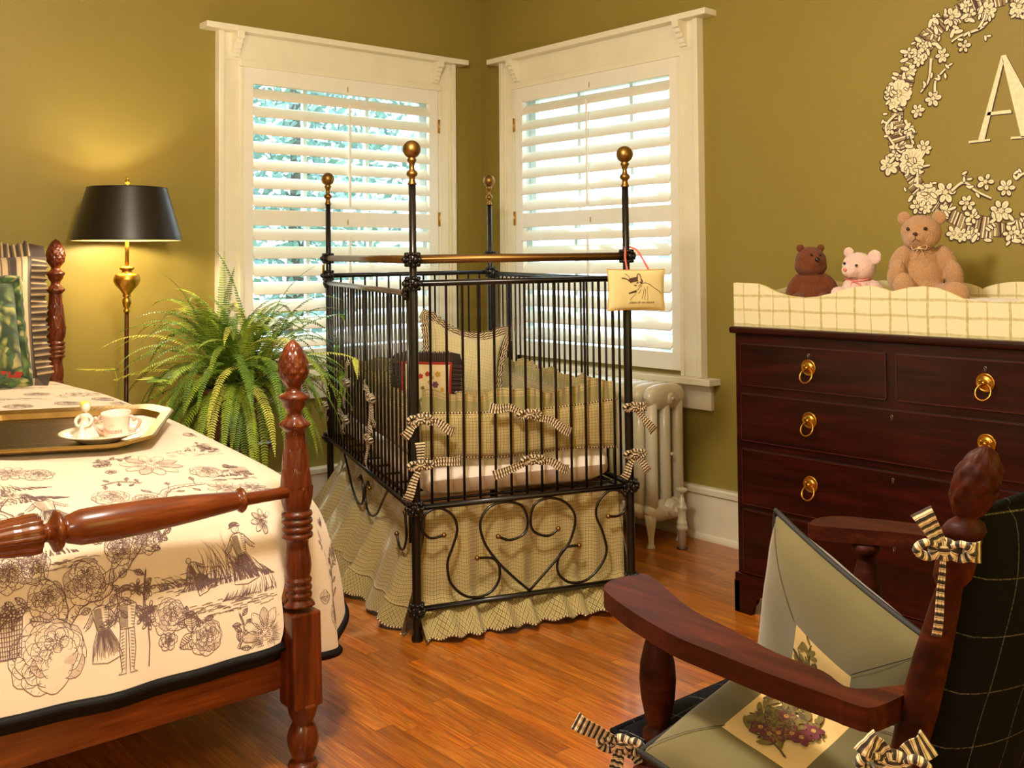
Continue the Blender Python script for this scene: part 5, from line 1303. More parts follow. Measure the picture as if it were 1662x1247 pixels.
def keyhole(parent, y, z):
    g = G(); o = v3(DX-.0055, y, z); P = [(.0042*math.cos(t), .006+.0042*math.sin(t)) for t in np.linspace(-.9, PI+.9, 12)]+[(-.0032, -.009), (.0032, -.009)]
    g.tube([o+v3(0, a, b) for a, b in P], .0012, 6, closed=True); g.build('keyhole_plate', M_steel, parent)
    g = G(); g.prism([(a*.8, b*.8) for a, b in P], o+v3(.0002, 0, 0), (0, 1, 0), (0, 0, 1), (-1, 0, 0), .0004); g.build('keyhole', M_groove, parent)
def drawer(y0, y1, z0, z1, pulls, keys, pz, kz):
    g = G(); g.box(DX-.004, DX+.02, y1, y0, z0, z1); d = g.build('drawer', M_mah, dr, bev=.0015)
    g = G(); w = .0028
    for (a, b, c, e) in ((y1, y0, z1-w, z1), (y1, y0, z0, z0+w), (y0-w, y0, z0, z1), (y1, y1+w, z0, z1)): g.box(DX-.0065, DX-.003, a, b, c, e)
    g.build('cock_bead', M_bead, d)
    g = G(); w = .003
    for (a, b, c, e) in ((y1-w, y0+w, z1, z1+w), (y1-w, y0+w, z0-w, z0), (y0, y0+w, z0, z1), (y1-w, y1, z0, z1)): g.box(DX+.003, DX+.0045, a, b, c, e)
    g.build('shadow_gap', M_groove, d)
    for y in pulls: pull(d, y, pz)
    for y in keys: keyhole(d, y, kz)
M_bead = mplain('rubbed_red_bead', sc(70, 22, 14), .3, coat=.3)
yl, yr = DY0-.030, DY1+.030
drawer(yl, DYC+.018, .868, 1.026, [-2.772], [-2.772], .955, .995)
drawer(DYC-.018, yr, .868, 1.026, [-3.413], [-3.413], .955, .995)
for (z0, z1, pz) in ((.656, .836, .765), (.415, .624, .535), (.155, .395, .29)):
    drawer(yl, yr, z0, z1, [-2.772, -3.413], [DYC], pz, z1-.028)
rebase(dr)

# changing tray
def mplaidpaint():
    t = NT('painted_yellow_plaid'); x, y, z = t.sep(t.uv()); c = sc(226, 216, 174)
    wob = t.m('MULTIPLY', t.noise(t.uv(), 9, 2), .012)
    def ln(v, p, off, w, col, st):
        f = t.m('FRACT', t.m('ADD', t.m('DIVIDE', t.m('ADD', v, wob), p), off)); return t.m('MULTIPLY', t.m('LESS_THAN', f, w/p), st)
    for (v, p, off, w, st) in ((x, .134, .1, .0085, .75), (x, .134, .62, .0045, .7), (y, .112, .42, .009, .6), (y, .112, .93, .009, .6)):
        k = ln(v, p, off, w, None, st); k = t.m('MULTIPLY', k, t.ramp(t.noise(t.mapv(t.uv(), (60, 60, 60)), 1, 2), [(.3, (.55,)*3), (.6, (1, 1, 1))])); c = t.mix(k, c, sc(166, 150, 74))
    return t.set(c, .5)
M_plaidp = mplaidpaint(); M_yrim = mplain('yellow_painted_edge', sc(232, 218, 150), .5, var=.03)
ct = thing('changing_tray', 'scalloped wooden changing tray painted cream with olive plaid on top of the dresser', 'tray', (-.44, DYC, 1.092))
fpx = [(20, 397), (70, 398), (120, 400), (150, 410), (200, 435), (250, 450), (310, 457), (370, 452), (420, 440), (470, 425), (520, 414), (560, 409), (590, 411), (630, 420), (665, 433), (700, 424), (740, 415), (790, 411), (850, 418), (900, 436), (950, 460), (1000, 477), (1060, 485), (1130, 484), (1202, 474)]
XT = -.704
fp = [bp(1180+a/2.494, 300+b/2.494, 0, XT) for a, b in fpx]
top = [(-(p[1]-(-2.430)), p[2]-1.0915) for p in fp]
Lt = 2*(abs(DYC)-2.430)
top = [(max(0, a), b) for a, b in top if a < Lt*.78]; last = top[-1]
ts = np.array([a for a, b in top]); zs = np.array([b for a, b in top])
top = [(Lt*i/140, float(np.interp(Lt*i/140 if i/140 < .72 else Lt*(1-i/140), ts, zs))) for i in range(141)]
def board(name, tp, O, A, N, th):
    g = G(); poly = [(0, 0), (tp[-1][0], 0)]+tp[::-1]; g.prism(poly, O, A, (0, 0, 1), N, th, m=0, m2=1); return g.build(name, [M_plaidp, M_yrim], ct, bev=.0008)
board('front_board', top, (XT, -2.430, 1.0915), (0, -1, 0), (1, 0, 0), .013)
sidep = [(.51*i/40, .168-.035*math.sin(PI*i/40)**2 if i < 40 else .168) for i in range(41)]
board('end_board', sidep, (XT+.013, -2.430, 1.0915), (1, 0, 0), (0, -1, 0), .013)
board('end_board', sidep, (XT+.013, -2.430-Lt+.013, 1.0915), (1, 0, 0), (0, -1, 0), .013)
bk = [(Lt*i/140, .158-.030*abs(math.sin(PI*(i/140*5+.25)))**.7*-1-.018) for i in range(141)]
board('back_board', bk, (XT+.523, -2.430, 1.0915), (0, -1, 0), (1, 0, 0), .013)
rebase(ct)
M_terry = mplain('white_terry_pad', sc(240, 232, 222), .95, bump=.002, bs=300, sheen=.4, var=.02)
cp_ = thing('changing_pad', 'white terry changing pad lying in the plaid tray under the bears', 'pad', (-.44, DYC, 1.093))
g = G(); pad(g, (-.437, DYC, 1.148), (0, -1, 0), (1, 0, 0), (0, 0, 1), Lt-.06, .48, .125, pinch=.0, n=30); g.build('pad_body', M_terry, cp_); rebase(cp_)

# ------------------------------------------------------------------ soft bears
M_eye = mplain('black_bead_eye', sc(12, 9, 8), .15, coat=.5)
FUR = bpy.data.textures.new('fur_clumps', 'CLOUDS'); FUR.noise_scale = .006; FUR.noise_depth = 2
def soft(name, parts, mat, parent, vox=.0045, disp=.0035):
    g = G()
    for (c, r, R) in parts: g.ball(c, r, 24, R=R)
    o = g.build(name, mat, parent)
    q = o.modifiers.new('skin', 'REMESH'); q.mode = 'VOXEL'; q.voxel_size = vox; q.use_smooth_shade = True
    q = o.modifiers.new('soften', 'SMOOTH'); q.factor = .5; q.iterations = 6
    q = o.modifiers.new('fur', 'DISPLACE'); q.texture = FUR; q.strength = disp; q.mid_level = .5; q.texture_coords = 'LOCAL'
    return o
def bear(name, label, base, yaw, size, furm, headturn=0.0, tilt=0.0, kind='tan'):
    root = thing(name, label, 'soft toy', base)
    F = v3(math.cos(yaw), math.sin(yaw), 0); Rt = v3(-F[1], F[0], 0)
    U = v3(0, 0, 1); s = size; base = np.asarray(base, float)
    def P(r, f, u): return base+(Rt*r+F*f+U*u)*s
    M3 = np.column_stack([Rt, F, U])
    def E(r, f, u, a, b, c, rot=None): return (P(r, f, u), (a*s, b*s, c*s), M3 if rot is None else M3@np.array(rot))
    def rotR(a): c, q = math.cos(a), math.sin(a); return np.array([[1, 0, 0], [0, c, -q], [0, q, c]])
    def rotF(a): c, q = math.cos(a), math.sin(a); return np.array([[c, 0, q], [0, 1, 0], [-q, 0, c]])
    # head frame
    hy = headturn; c, q = math.cos(hy), math.sin(hy); HF = F*c+Rt*q; HR = Rt*c-F*q
    ct_, st_ = math.cos(tilt), math.sin(tilt); HU = U*ct_+HR*st_; HR = HR*ct_-U*st_; HM = np.column_stack([HR, HF, HU])
    return root, P, E, rotR, rotF, (HF, HR, HU, HM), s
cy = math.atan2(-.53, -.85)
# tan bear
b0 = (-.42, -3.055, 1.190)
root, P, E, rR, rF, (HF, HR, HU, HM), s = bear('teddy_bear', 'large tan teddy bear with ribbon bow sitting rightmost on the tray', b0, cy+.10, 1.0, None, -.42)
M_tan = mfur('tan_plush', sc(176, 130, 88), sc(206, 160, 114)); M_tan.node_tree.nodes['Principled BSDF'].inputs['Sheen Weight'].default_value = .25; M_tan2 = mfur('tan_plush_ear', sc(160, 108, 66), sc(184, 132, 88))
soft('body', [E(0, 0, .085, .075, .062, .095), E(0, .0, .155, .060, .05, .06), E(0, 0, .05, .08, .07, .055),
    E(-.078, .015, .150, .034, .034, .060, rF(.42)), E(-.098, .05, .100, .031, .033, .052, rF(.2)), E(.080, .012, .150, .034, .034, .060, rF(-.42)), E(.100, .04, .098, .031, .034, .052, rF(-.12)),
    E(-.070, .085, .050, .040, .075, .038), E(-.088, .145, .058, .037, .030, .052), E(.062, .085, .035, .040, .075, .036), E(.082, .145, .035, .048, .030, .042)], M_tan, root)
hc = P(-.004, .012, .252)
def H(r, f, u): return hc+HR*r*s+HF*f*s+HU*u*s
soft('head', [(hc, (.071*s, .064*s, .064*s), HM), (H(0, .045, -.022), (.034, .035, .028), HM), (H(.0, .02, -.03), (.058, .045, .035), HM)], M_tan, root)
for sg in (-1, 1): soft('ear', [(H(sg*.060, -.01, .052), (.026, .013, .027), HM)], M_tan, root, .0035, .002)
for sg in (-1, 1): g = G(); g.ball(H(sg*.030, .060, .012), .0065, 12); g.build('eye', M_eye, root)
g = G(); g.ball(H(0, .083, -.006), (.0085, .006, .006), 12, R=HM); g.build('nose', mplain('brown_thread_nose', sc(70, 34, 24), .6), root)
g = G(); g.tube(cr([H(0, .084, -.012), H(0, .083, -.024), H(-.012, .074, -.034)], 4), .0011, 5); g.tube(cr([H(0, .083, -.024), H(.014, .074, -.034)], 4), .0011, 5); g.build('stitched_mouth', M_bead, root)
M_beige = mplain('beige_satin', sc(226, 196, 150), .5, sheen=.3)
nb = P(-.02, .062, .196); g = G()
for sg in (-1, 1):
    g.tube(cr([nb, nb+HR*sg*.014+v3(0, 0, .009), nb+HR*sg*.026+v3(0, 0, .007), nb+HR*sg*.022-v3(0, 0, .005), nb], 4), .0032, 6, flat=.5)
    g.tube(cr([nb, nb+HR*sg*.010-v3(0, 0, .012), nb+HR*sg*.014-v3(0, 0, .028)], 4), .0020, 6, flat=.5)
g.ball(nb, .005, 8); g.build('ribbon_bow', M_beige, root); rebase(root)
# brown bear
root, P, E, rR, rF, (HF, HR, HU, HM), s = bear('teddy_bear', 'small dark brown bear with black nose sitting leftmost on the tray', (-.46, -2.620, 1.190), cy, 1.0, None, .42)
M_brn = mfur('brown_plush', sc(92, 42, 12), sc(130, 66, 22)); M_brn.node_tree.nodes['Principled BSDF'].inputs['Sheen Weight'].default_value = .1
soft('body', [E(0, 0, .03, .072, .06, .05), E(0, 0, .07, .055, .05, .05), E(-.062, .01, .050, .028, .03, .058, rF(.45)), E(.066, .01, .055, .028, .03, .056, rF(-.55)), E(-.05, .07, .0, .03, .05, .03), E(.05, .07, .0, .03, .05, .03), E(0, 0, .10, .04, .04, .03)], M_brn, root)
hc = P(-.002, .008, .150)
soft('head', [(hc, (.060, .056, .058), HM), (hc-HU*.02, (.063, .056, .042), HM), (H(0, .042, -.004), (.028, .025, .022), HM)], M_brn, root)
for sg in (-1, 1): soft('ear', [(H(sg*.042, .0, .052), (.016, .010, .015), HM)], M_brn, root, .003, .002)
for sg in (-1, 1): g = G(); g.ball(H(sg*.018, .050, .026), .0052, 10); g.build('eye', M_eye, root)
g = G(); g.ball(H(0, .068, .006), (.0115, .008, .0095), 12, R=HM); g.build('nose', M_eye, root); rebase(root)
# pink bear
root, P, E, rR, rF, (HF, HR, HU, HM), s = bear('teddy_bear', 'pale pink fluffy bear with pink neck ribbon sitting between the other two bears', (-.45, -2.815, 1.185), cy, 1.0, None, -.62, .16)
M_pnk = mfur('pink_plush', sc(240, 186, 172), sc(252, 222, 208)); M_pnkn = mplain('rose_nose', sc(222, 120, 110), .5)
soft('body', [E(-.01, 0, .02, .075, .06, .05), E(0, 0, .06, .055, .05, .045), E(-.07, .03, .030, .030, .05, .03, rF(.5)), E(.066, .01, .04, .028, .03, .05, rF(-.5))], M_pnk, root, disp=.006)
hc = P(.004, .010, .135)
soft('head', [(hc, (.062, .058, .053), HM), (H(0, .050, -.016), (.032, .034, .025), HM)], M_pnk, root, disp=.006)
for sg, k in ((-1, .8), (1, 1.05)): soft('ear', [(H(sg*.056, -.008, .044), (.028*k, .012, .027*k), HM)], M_pnk, root, .0035, .004)
for sg in (-1, 1): g = G(); g.ball(H(sg*.026, .056, .008), .0055, 10); g.build('eye', M_eye, root)
g = G(); g.ball(H(0, .086, -.012), (.008, .006, .006), 12, R=HM); g.build('nose', M_pnkn, root)
g = G(); nb = P(0, .0, .085); g.tube([nb+v3(.046*math.cos(t), .046*math.sin(t), .004*math.sin(3*t)) for t in np.linspace(0, 2*PI, 25)[:-1]], .006, 6, closed=True, flat=.5)
nb = P(-.01, .052, .078)
for sg in (-1, 1): g.tube(cr([nb, nb+HR*sg*.016-v3(0, 0, .006), nb+HR*sg*.022-v3(0, 0, .028)], 4), .005, 6, flat=.4)
g.build('neck_ribbon', mplain('pink_neck_ribbon', sc(232, 142, 130), .5), root); rebase(root)

# ------------------------------------------------------------------ wreath mural and letter
M_cream = mplain('mural_cream_paint', sc(240, 230, 190), .7, var=.1, vs=60); M_cream2 = mplain('mural_shade_paint', sc(172, 148, 100), .7, var=.15, vs=80); M_dk = mplain('mural_umber_paint', sc(72, 48, 34), .7, var=.2, vs=60); M_taup = mplain('mural_taupe_paint', sc(134, 106, 74), .7, var=.2, vs=60)
YC, ZC = -3.19, 1.905
wr = random.Random(8); g = G(); lay_n = [0]
def wpt(a, b, o): return v3(-o, YC-a, ZC+b)
def poly(P, m, o):
    lay_n[0] += 1; o += lay_n[0]*4e-7; g.add([wpt(a, b, o) for a, b in P], [list(range(len(P)))], m=m, sm=False)
def stroke(P, w, m, o): inkline(g, P, w, lambda a, b: wpt(a, b, o), m)
def wpx(px, py): p = bp(px, py, 0, 0); return YC-p[1], p[2]-ZC
def ringR(t): return .455+.010*math.sin(5*t)
# striped ribbon blocks around the ring
for k in range(44):
    t0 = 2*PI*k/44; t1 = t0+2*PI/44*.96
    R0, R1 = .415+.010*math.sin(k*2.2), .487+.010*math.sin(k*1.7); P = [(R0*math.cos(t0), R0*math.sin(t0)), (R1*math.cos(t0), R1*math.sin(t0)), (R1*math.cos(t1), R1*math.sin(t1)), (R0*math.cos(t1), R0*math.sin(t1))]
    poly(P, 3, .0012)
    for q in range(9):
        tt = t0+(t1-t0)*(q+.5)/9; m = (1, 2, 1, 0, 3, 0, 2, 0, 1)[q] if k % 2 else (0, 1, 3, 2, 0, 1, 2, 2, 0)[q]
        m = {0: 0, 1: 1, 2: 2, 3: 3}[m]; stroke([(R0*math.cos(tt), R0*math.sin(tt)), (R1*math.cos(tt+.01), R1*math.sin(tt+.01))], wr.uniform(.0025, .007), m, .0016)
    for R in (R0, R1): stroke([(R*math.cos(t), R*math.sin(t)) for t in np.linspace(t0, t1, 4)], .003, 2, .0018)
def ell(cx, cy, a, L, Wd, n=10): return [(cx+math.cos(a)*L*math.cos(t)-math.sin(a)*Wd*math.sin(t), cy+math.sin(a)*L*math.cos(t)+math.cos(a)*Wd*math.sin(t)) for t in np.linspace(0, 2*PI, n+1)[:-1]]
def mflower(cx, cy, r, n, o):
    for i in range(n):
        a = 2*PI*i/n+wr.uniform(-.15, .15); L = r*.34*wr.uniform(.85, 1.15); d = r*.62
        x, y = cx+d*math.cos(a), cy+d*math.sin(a)
        poly(ell(x-.0015, y-.002, a, L+.004, L*.72+.004), 2, o); poly(ell(x, y, a, L, L*.72), 0, o+.0003)
        stroke([(cx+.3*r*math.cos(a), cy+.3*r*math.sin(a)), (x+.3*L*math.cos(a), y+.3*L*math.sin(a))], .0018, 1, o+.0005)
    poly(ell(cx, cy, 0, r*.30, r*.28), 1, o+.0006)
    for i in range(5): a = i*1.256; poly(ell(cx+r*.14*math.cos(a), cy+r*.14*math.sin(a), a, r*.11, r*.07, 8), 0, o+.0008)
def mleaf(cx, cy, a, L, o):
    poly(ell(cx, cy, a, L+.003, L*.42+.003), 2, o); poly(ell(cx, cy, a, L, L*.42), 0, o+.0003); stroke([(cx-L*.7*math.cos(a), cy-L*.7*math.sin(a)), (cx+L*.7*math.cos(a), cy+L*.7*math.sin(a))], .0015, 1, o+.0005)
def mbranch(P, w, o, leaves=3):
    Q = [tuple(p[:2]) for p in cr([(*p, 0) for p in P], 6)]; n = len(Q)
    stroke([(a-.0015, b-.003) for a, b in Q], [w*(1-.5*i/n)+.006 for i in range(n)], 2, o); stroke(Q, [w*(1-.5*i/n) for i in range(n)], 0, o+.0003)
    for k in range(leaves): i = int(n*(.5+.5*k/leaves))-1; mleaf(Q[i][0]+wr.uniform(-.02, .02), Q[i][1]+wr.uniform(-.02, .02), wr.uniform(0, 6), .012, o+.0004)
big = [(1458, 152, .062, 11), (1480, 262, .060, 13), (1444, 268, .045, 7), (1515, 160, .035, 6), (1494, 84, .045, 7), (1530, 90, .03, 6), (1545, 28, .04, 7), (1602, 18, .04, 7), (1505, 318, .05, 9), (1535, 312, .045, 6), (1490, 335, .035, 6), (1500, 240, .035, 7), (1600, 295, .035, 5), (1634, 305, .035, 6), (1625, 342, .045, 7), (1565, 75, .028, 5), (1570, 330, .034, 6), (1490, 180, .03, 6), (1530, 345, .034, 7), (1478, 215, .03, 6), (1655, 10, .04, 7)]
for px, py, r, n in big: a, b = wpx(px, py); mflower(a, b, r, n, .0022)
for k in range(7): t = -1.2+k*.42; mflower(ringR(t)*math.cos(t), ringR(t)*math.sin(t), .05, 8, .0022); mflower((ringR(t)+.05)*math.cos(t+.1), (ringR(t)+.05)*math.sin(t+.1), .03, 6, .0024)
for k in range(34):
    t = wr.uniform(0, 2*PI); R = ringR(t)+wr.uniform(-.05, .05); mflower(R*math.cos(t), R*math.sin(t), wr.uniform(.020, .036), wr.choice([5, 6, 7]), .0026)
for k in range(190):
    t = wr.uniform(0, 2*PI); R = ringR(t)+wr.uniform(-.065, .060); mleaf(R*math.cos(t), R*math.sin(t), wr.uniform(0, 6.3), wr.uniform(.010, .020), .0034)
BR = [[(1600, 40), (1588, 48), (1560, 58), (1545, 68)], [(1512, 95), (1508, 130), (1495, 150)], [(1518, 150), (1520, 130), (1535, 112)], [(1455, 185), (1438, 208), (1455, 240), (1465, 248)], [(1470, 195), (1478, 215), (1482, 240)],
      [(1545, 310), (1565, 296), (1585, 310), (1610, 322)], [(1567, 296), (1566, 285), (1570, 278)], [(1640, 20), (1650, 26), (1662, 28)], [(1490, 300), (1492, 275), (1510, 268)], [(1588, 48), (1598, 30), (1600, 20)], [(1650, 290), (1662, 282), (1672, 290)]]
for P in BR: mbranch([wpx(*p) for p in P], .011, .0040)
for P in ((1516, 28), (1518, 30), (1600, 62), (1538, 108), (1640, 363), (1608, 368), (1604, 372), (1650, 280), (1648, 288), (1512, 300)): a, b = wpx(*P); mleaf(a, b, wr.uniform(0, 6), .012, .003); mleaf(a+.014, b+.006, wr.uniform(0, 6), .010, .003)
mural = g.build('painted_wreath', [M_cream, M_cream2, M_dk, M_taup]); tag(mural, 'cream and brown flower and ribbon wreath painted on the wall above the dresser', 'mural')
g = G()
def apx(x, y): p = bp(1400+x/3.282, y/3.282, 0, 0); return p
def flat(P, m, o, d=(0, 0)): g.add([v3(-o, p[1]-d[0], p[2]+d[1]) for p in (apx(*q) for q in P)], [list(range(len(P)))], m=m, sm=False)
AP = [[(740, 296), (762, 294), (652, 745), (614, 747)], [(740, 296), (764, 292), (998, 728), (845, 733)], [(566, 752), (680, 740), (680, 750), (566, 763)], [(790, 730), (1046, 712), (1046, 722), (790, 741)], [(668, 598), (790, 584), (795, 602), (662, 616)]]
AP[0] = [(740, 296), (752, 330), (650, 745), (616, 747)]
for P in AP: flat(P, 1, .0008, (.004, -.004))
for P in AP: flat(P, 0, .0014)
la = g.build('painted_letter', [M_cream, M_dk]); tag(la, 'cream capital letter A painted on the wall inside the flower wreath', 'letter')

# ------------------------------------------------------------------ rocking chair
CNX, CFX = -2.565, -1.735; CCX = (CNX+CFX)/2
ch = thing('rocking_chair', 'dark mahogany rocking chair with broad flat arms and pineapple-topped back posts', 'chair', (CCX, -3.85, 0))
APo = [(.0, .07), (.017, .07), (.019, .10), (.016, .15), (.022, .22), (.027, .30), (.026, .38), (.030, .40), (.030, .44), (.024, .447), (.019, .456), (.024, .462), (.030, .470), (.029, .480), (.023, .488), (.021, .496), (.025, .51), (.031, .54), (.034, .575), (.032, .605), (.025, .635), (.020, .652), (.0205, .662), (.029, .670), (.031, .678), (.031, .690), (.0, .693)]
AX = {-1: -2.515, 1: -1.79}
for sg in (-1, 1):
    g = G(); g.lathe(APo, (AX[sg], -3.62, .0), n=28); g.build('arm_post', M_chair, ch)
FINC = [(.0, 0), (.026, 0), (.029, .012), (.024, .022), (.014, .030), (.020, .036), (.026, .048), (.031, .068), (.0315, .088), (.027, .108), (.018, .124), (.008, .133), (.0, .136)]
Nb = nrm((.0, -.27, 1)); 
for x in (CNX, CFX):
    pb = v3(x, -3.985, .07); Lp = .935
    prof = [(.0, 0), (.018, 0), (.020, .10), (.024, .30), (.026, .36), (.026, .42), (.020, .43), (.018, .45), (.020, .50), (.024, .58), (.0265, .66), (.025, .74), (.020, .82), (.017, .85), (.025, .865), (.0265, .88), (.0265, .925), (.022, .935), (.0, .935)]
    g = G(); g.lathe(prof, pb, N=Nb, n=24); g.build('back_post', M_chair, ch)
    g = G()
    FD = []
    for i in range(len(FINC)-1):
        (r0, z0), (r1, z1) = FINC[i], FINC[i+1]; k = 5 if z0 > .04 else 1
        FD += [(r0+(r1-r0)*q/k, z0+(z1-z0)*q/k) for q in range(k)]
    def sc9(a, z):
        if z < .045: return 1
        p = a*8/(2*PI); q = z/.02; u = abs(((p+q*.5) % 1)-.5)*2; w = abs(((p-q*.5) % 1)-.5)*2; return 1+.16*(min(u, w)-.4)
    g.lathe(FD, pb+Nb*.925, N=Nb, n=56, rf=sc9); g.build('pineapple_finial', M_chair, ch)
# arms
inn = [(1030, 934), (1049, 932), (1076, 951), (1122, 989), (1194, 1025), (1258, 1059), (1335, 1089), (1385, 1118)]
out = [(1012, 936), (990, 943), (980, 953), (985, 962), (1010, 982), (1049, 1007), (1100, 1035), (1167, 1062), (1258, 1098), (1349, 1130), (1375, 1140)]
AZ = .728
ip = [bp(*p, 2, AZ) for p in inn]; op = [bp(*p, 2, AZ) for p in out]
ip.append(v3(CNX+.03, -4.14, AZ)); op.append(v3(CNX-.085, -4.14, AZ))
P = [(p[0], p[1]) for p in ip]+[(p[0], p[1]) for p in op[::-1]]
P = [tuple(p[:2]) for p in cr([(*p, 0) for p in P], 4, True)]
for mir in (0, 1):
    Q = [(2*CCX-x, y) for x, y in P] if mir else P
    g = G(); g.prism(Q, (0, 0, AZ-.034), (1, 0, 0), (0, 1, 0), (0, 0, 1), .034); g.build('arm', M_chair, ch, bev=.009, segs=4, fix=True)
g = G(); g.obox((CCX, -3.60, .405), (1, 0, 0), (0, 0, 1), (0, 1, 0), .72, .055, .03); g.obox((CCX, -4.05, .405), (1, 0, 0), (0, 0, 1), (0, 1, 0), .80, .055, .03)
g.build('seat_rail', M_chair, ch, bev=.004)
g = G(); g.box(CNX+.0, CFX-.0, -4.06, -3.60, .40, .425); g.build('seat_board', M_chair, ch, bev=.003)
for z in (.56, .95):
    c = v3(CCX, -3.985, .07)+Nb*((z-.07)/Nb[2]); g = G(); g.obox(c, (1, 0, 0), Nb, nrm(np.cross((1, 0, 0), Nb)), .80, .06, .022); g.build('back_rail', M_chair, ch, bev=.004)
for k in range(6):
    x = CNX+.12+k*.118; c0 = v3(x, -3.985, .07)+Nb*.50; g = G(); g.tube([c0, c0+Nb*.40], .009, 8); g.build('back_spindle', M_chair, ch)
for x in (AX[-1], AX[1]):
    g = G(); Pr = [v3(x, y, .038+.16*((y+3.83)/.55)**2*.35) for y in np.linspace(-4.30, -3.42, 22)]
    g.tube(Pr, .019, 8); g.build('rocker', M_chair, ch)
g = G(); g.tube([(AX[-1], -3.62, .2), (AX[1], -3.62, .2)], .011, 8); g.build('stretcher', M_chair, ch); rebase(ch)
def mwool():
    t = NT('dark_windowpane_wool'); x, y, _ = t.sep(t.mapv(t.uv(), rot=(0, 0, .05))); c = t.mix(t.noise(t.uv(), 200, 3), sc(8, 8, 10), sc(22, 22, 26))
    brk = t.ramp(t.noise(t.mapv(t.uv(), (220, 220, 1)), 1, 2), [(.36, (.15,)*3), (.55, (1, 1, 1))])
    for ax, p in ((x, .088), (y, .088)):
        f = t.m('FRACT', t.m('DIVIDE', ax, p)); k = t.m('MULTIPLY', t.m('MULTIPLY', t.m('LESS_THAN', f, .022), .3), brk); c = t.mix(k, c, sc(160, 156, 150))
    t.bump(t.noise(t.uv(), 700, 2), .0008, .6); return t.set(c, .95, spec=.1)
M_wool = mwool()
bc = thing('chair_back_cushion', 'dark wool windowpane-check cushion tied over the rocking chair back', 'cushion', (CCX, -4.1, .45))
Bn = nrm(np.cross((1, 0, 0), Nb)); O = v3(CCX, -3.985, .07)+Nb*.66+Bn*.005
g = G(); pad(g, O, (1, 0, 0), Nb, Bn, .795, .60, .135, pinch=.006, n=34, uvo=(.03, .02)); g.build('cushion_body', M_wool, bc)
g = G(); g.tube(perim(O, (1, 0, 0), Nb, .80, .605, .006), .006, 8, closed=True); g.build('piping', M_wool, bc)
FRn = nrm((-.8, -.55, .1))
zt_ = v3(CNX, -3.985, .07)+Nb*.915
sdv = nrm(np.cross(FRn, (0, 0, 1)))      # image left/right
R_ = v3(AR[0], AR[1], 0)
bow(zt_+FRn*.036-R_*.030, [v3(0, 0, .052)+R_*-.030, (*(R_*-.012+v3(0, 0, -.115)), .4), R_*.05+v3(0, 0, -.004)], FRn, bc, .78, loops=True, seed=3)
zl_ = v3(CNX, -3.985, .07)+Nb*.60
bow(zl_+FRn*.062-R_*.03, [R_*-.105+v3(0, 0, -.085), R_*-.055+v3(0, 0, -.15), R_*.045+v3(0, 0, -.10), R_*-.04+v3(0, 0, .035), R_*.05+v3(0, 0, .03)], FRn, bc, 1.0, seed=5)
bow(zl_+FRn*.060-R_*.01-v3(0, 0, .09), [R_*-.075+v3(0, 0, -.12), R_*.03+v3(0, 0, -.12)], FRn, bc, 1.0, seed=6)
rebase(bc)
sc_ = thing('chair_seat_cushion', 'dark wool windowpane-check seat cushion on the rocking chair', 'cushion', (CCX, -3.8, .425))
O = v3(CCX, -3.795, .452)
g = G(); pad(g, O, (1, 0, 0), (0, 1, 0), (0, 0, 1), .76, .545, .085, pinch=.01, n=30, uvo=(.02, .05)); g.build('cushion_body', M_wool, sc_)
g = G(); g.tube(perim(O, (1, 0, 0), (0, 1, 0), .765, .55, .01), .006, 8, closed=True); g.build('piping', M_wool, sc_)
bow(v3(-2.555, -3.565, .452), [R_*-.085+v3(0, 0, .045), R_*.06+v3(0, 0, -.055), R_*-.02+v3(0, 0, -.09)], FRn, sc_, .9, seed=8); rebase(sc_)
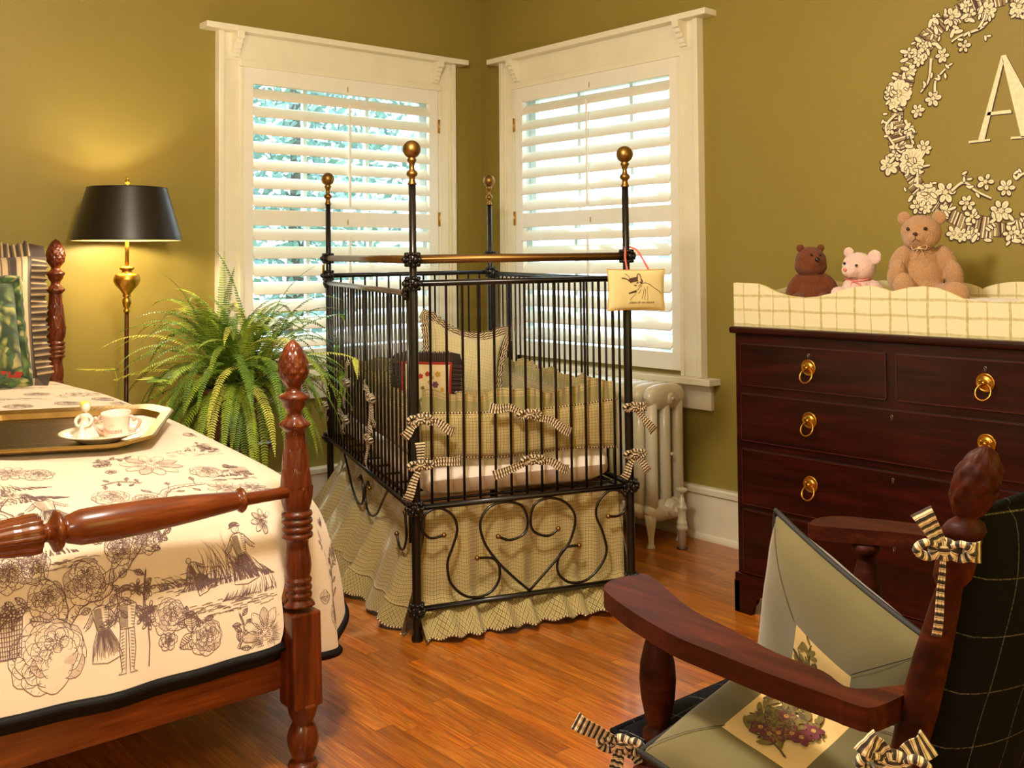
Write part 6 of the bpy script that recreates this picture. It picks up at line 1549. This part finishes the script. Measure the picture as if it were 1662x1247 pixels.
# olive chair pillows
M_chair.node_tree.nodes['Principled BSDF'].inputs['Specular IOR Level'].default_value = .14
M_velv = mplain('olive_linen', sc(98, 88, 46), .85, sheen=.35, var=.1, vs=7, bump=.0006, bs=500); M_pipe = mplain('black_piping', sc(30, 26, 24), .7)
M_lf1 = mplain('embroidered_olive_leaf', sc(116, 100, 44), .8, var=.2, vs=80); M_lf2 = mplain('embroidered_brown_stem', sc(80, 66, 36), .8); M_fl1 = mplain('embroidered_maroon_petal', sc(104, 40, 46), .8, var=.2, vs=80); M_grd = mplain('cream_embroidery_ground', sc(216, 184, 118), .85, bump=.0005, bs=500)
def chair_pillow(name, label, O, A, B, Nn, w, h, t, seed, rc=(.29, .71, .29, .71)):
    pw = thing(name, label, 'pillow', O-v3(0, 0, h*.4)); rn = random.Random(seed)
    g = G(); pad(g, O, A, B, Nn, w, h, t, pinch=.05, n=32, mfn=lambda a, b: 3 if rc[0] < a < rc[1] and rc[2] < b < rc[3] else 0)
    def mp(x, y, off=.0015):
        u, v = 2*x/w, 2*y/h; th = t/2*(max(0, 1-u**4)*max(0, 1-v**4))**.5*(1-.25*(u*u+v*v)/2)
        return O+A*x*(1-.05*(1-v*v)*abs(u))+B*y*(1-.05*(1-u*u)*abs(v))+Nn*(th+off+.002)
    # mitred seams and panel edge
    X0_, X1_, Y0_, Y1_ = (rc[0]-.5)*w, (rc[1]-.5)*w, (rc[2]-.5)*h, (rc[3]-.5)*h; cxm, cym, hw_, hh_ = (X0_+X1_)/2, (Y0_+Y1_)/2, (X1_-X0_)/2, (Y1_-Y0_)/2
    for (cx, cy, ex, ey) in ((X0_, Y0_, -.485*w, -.485*h), (X1_, Y0_, .485*w, -.485*h), (X0_, Y1_, -.485*w, .485*h), (X1_, Y1_, .485*w, .485*h)):
        inkline(g, [(cx+(ex-cx)*k/8, cy+(ey-cy)*k/8) for k in range(9)], .0016, mp, 1)
    def efill(P, m):
        if all(X0_ < x < X1_ and Y0_ < y < Y1_ for x, y in P): g.add([mp(x, y, .0022) for x, y in P], [list(range(len(P)))], m=m)
    for k in range(7):
        x0 = cxm+rn.uniform(-.9, .9)*hw_; Pp = [(x0, Y0_+.005+rn.random()*hh_)]
        for j in range(6): Pp.append((min(X1_-.006, max(X0_+.006, Pp[-1][0]+rn.uniform(-.014, .016))), min(Y1_-.005, Pp[-1][1]+hh_/5)))
        inkline(g, Pp, .0035, mp, 2)
        for j in range(1, 6):
            x, y = Pp[j]
            for s_ in (-1, 1):
                a = PI/2+s_*rn.uniform(.5, 1.2); L = rn.uniform(.010, .016); efill(ell(x+math.cos(a)*L*1.2, y+math.sin(a)*L*1.2, a, L, L*.36), 4 if rn.random() < .7 else 2)
    for k in range(7):
        cx, cy = cxm+rn.uniform(-.8, .8)*hw_, cym+rn.uniform(-.8, .8)*hh_
        for j in range(5): a = j*1.256+.3; efill(ell(cx+.010*math.cos(a), cy+.010*math.sin(a), a, .0085, .006), 5)
        efill(ell(cx, cy, 0, .004, .004, 8), 6)
    g.build('pillow_body', [M_velv, M_pipe, M_lf2, M_grd, M_lf1, M_fl1, M_ochre], pw)
    g = G(); g.tube(perim(O, A, B, w, h, .05, n=24), .0058, 8, closed=True); g.build('piping', M_pipe, pw); rebase(pw); return pw
TLp = bp(1262, 836, 2, .795); BLp = bp(1236, 1052, 2, .475); TRp = bp(1460, 941, 2, .760)
B = nrm(TLp-BLp); A = nrm(TRp-TLp); A = nrm(A-B*(A@B)); Nn = np.cross(A, B)
w_, h_ = .49, .46
O = TLp+A*w_/2*.97-B*h_/2*.97; Nn = Nn if Nn@(CAM-O) > 0 else -Nn
chair_pillow('embroidered_pillow', 'upper olive pillow with embroidered flower panel standing upright in the rocking chair', O, A, B, Nn, w_, h_, .13, 3, (.36, .72, .20, .70))
O = bp(1275, 1222, 2, .555); Nn = nrm((-.26, -.20, .93)); R0 = nrm(R_-Nn*(R_@Nn)); U0 = np.cross(Nn, R0); ca, sa = math.cos(.70), math.sin(.70)
chair_pillow('embroidered_pillow', 'lower olive pillow with embroidered flower panel lying tilted below the near arm', O, R0*ca+U0*sa, -R0*sa+U0*ca, Nn, .33, .33, .11, 9)
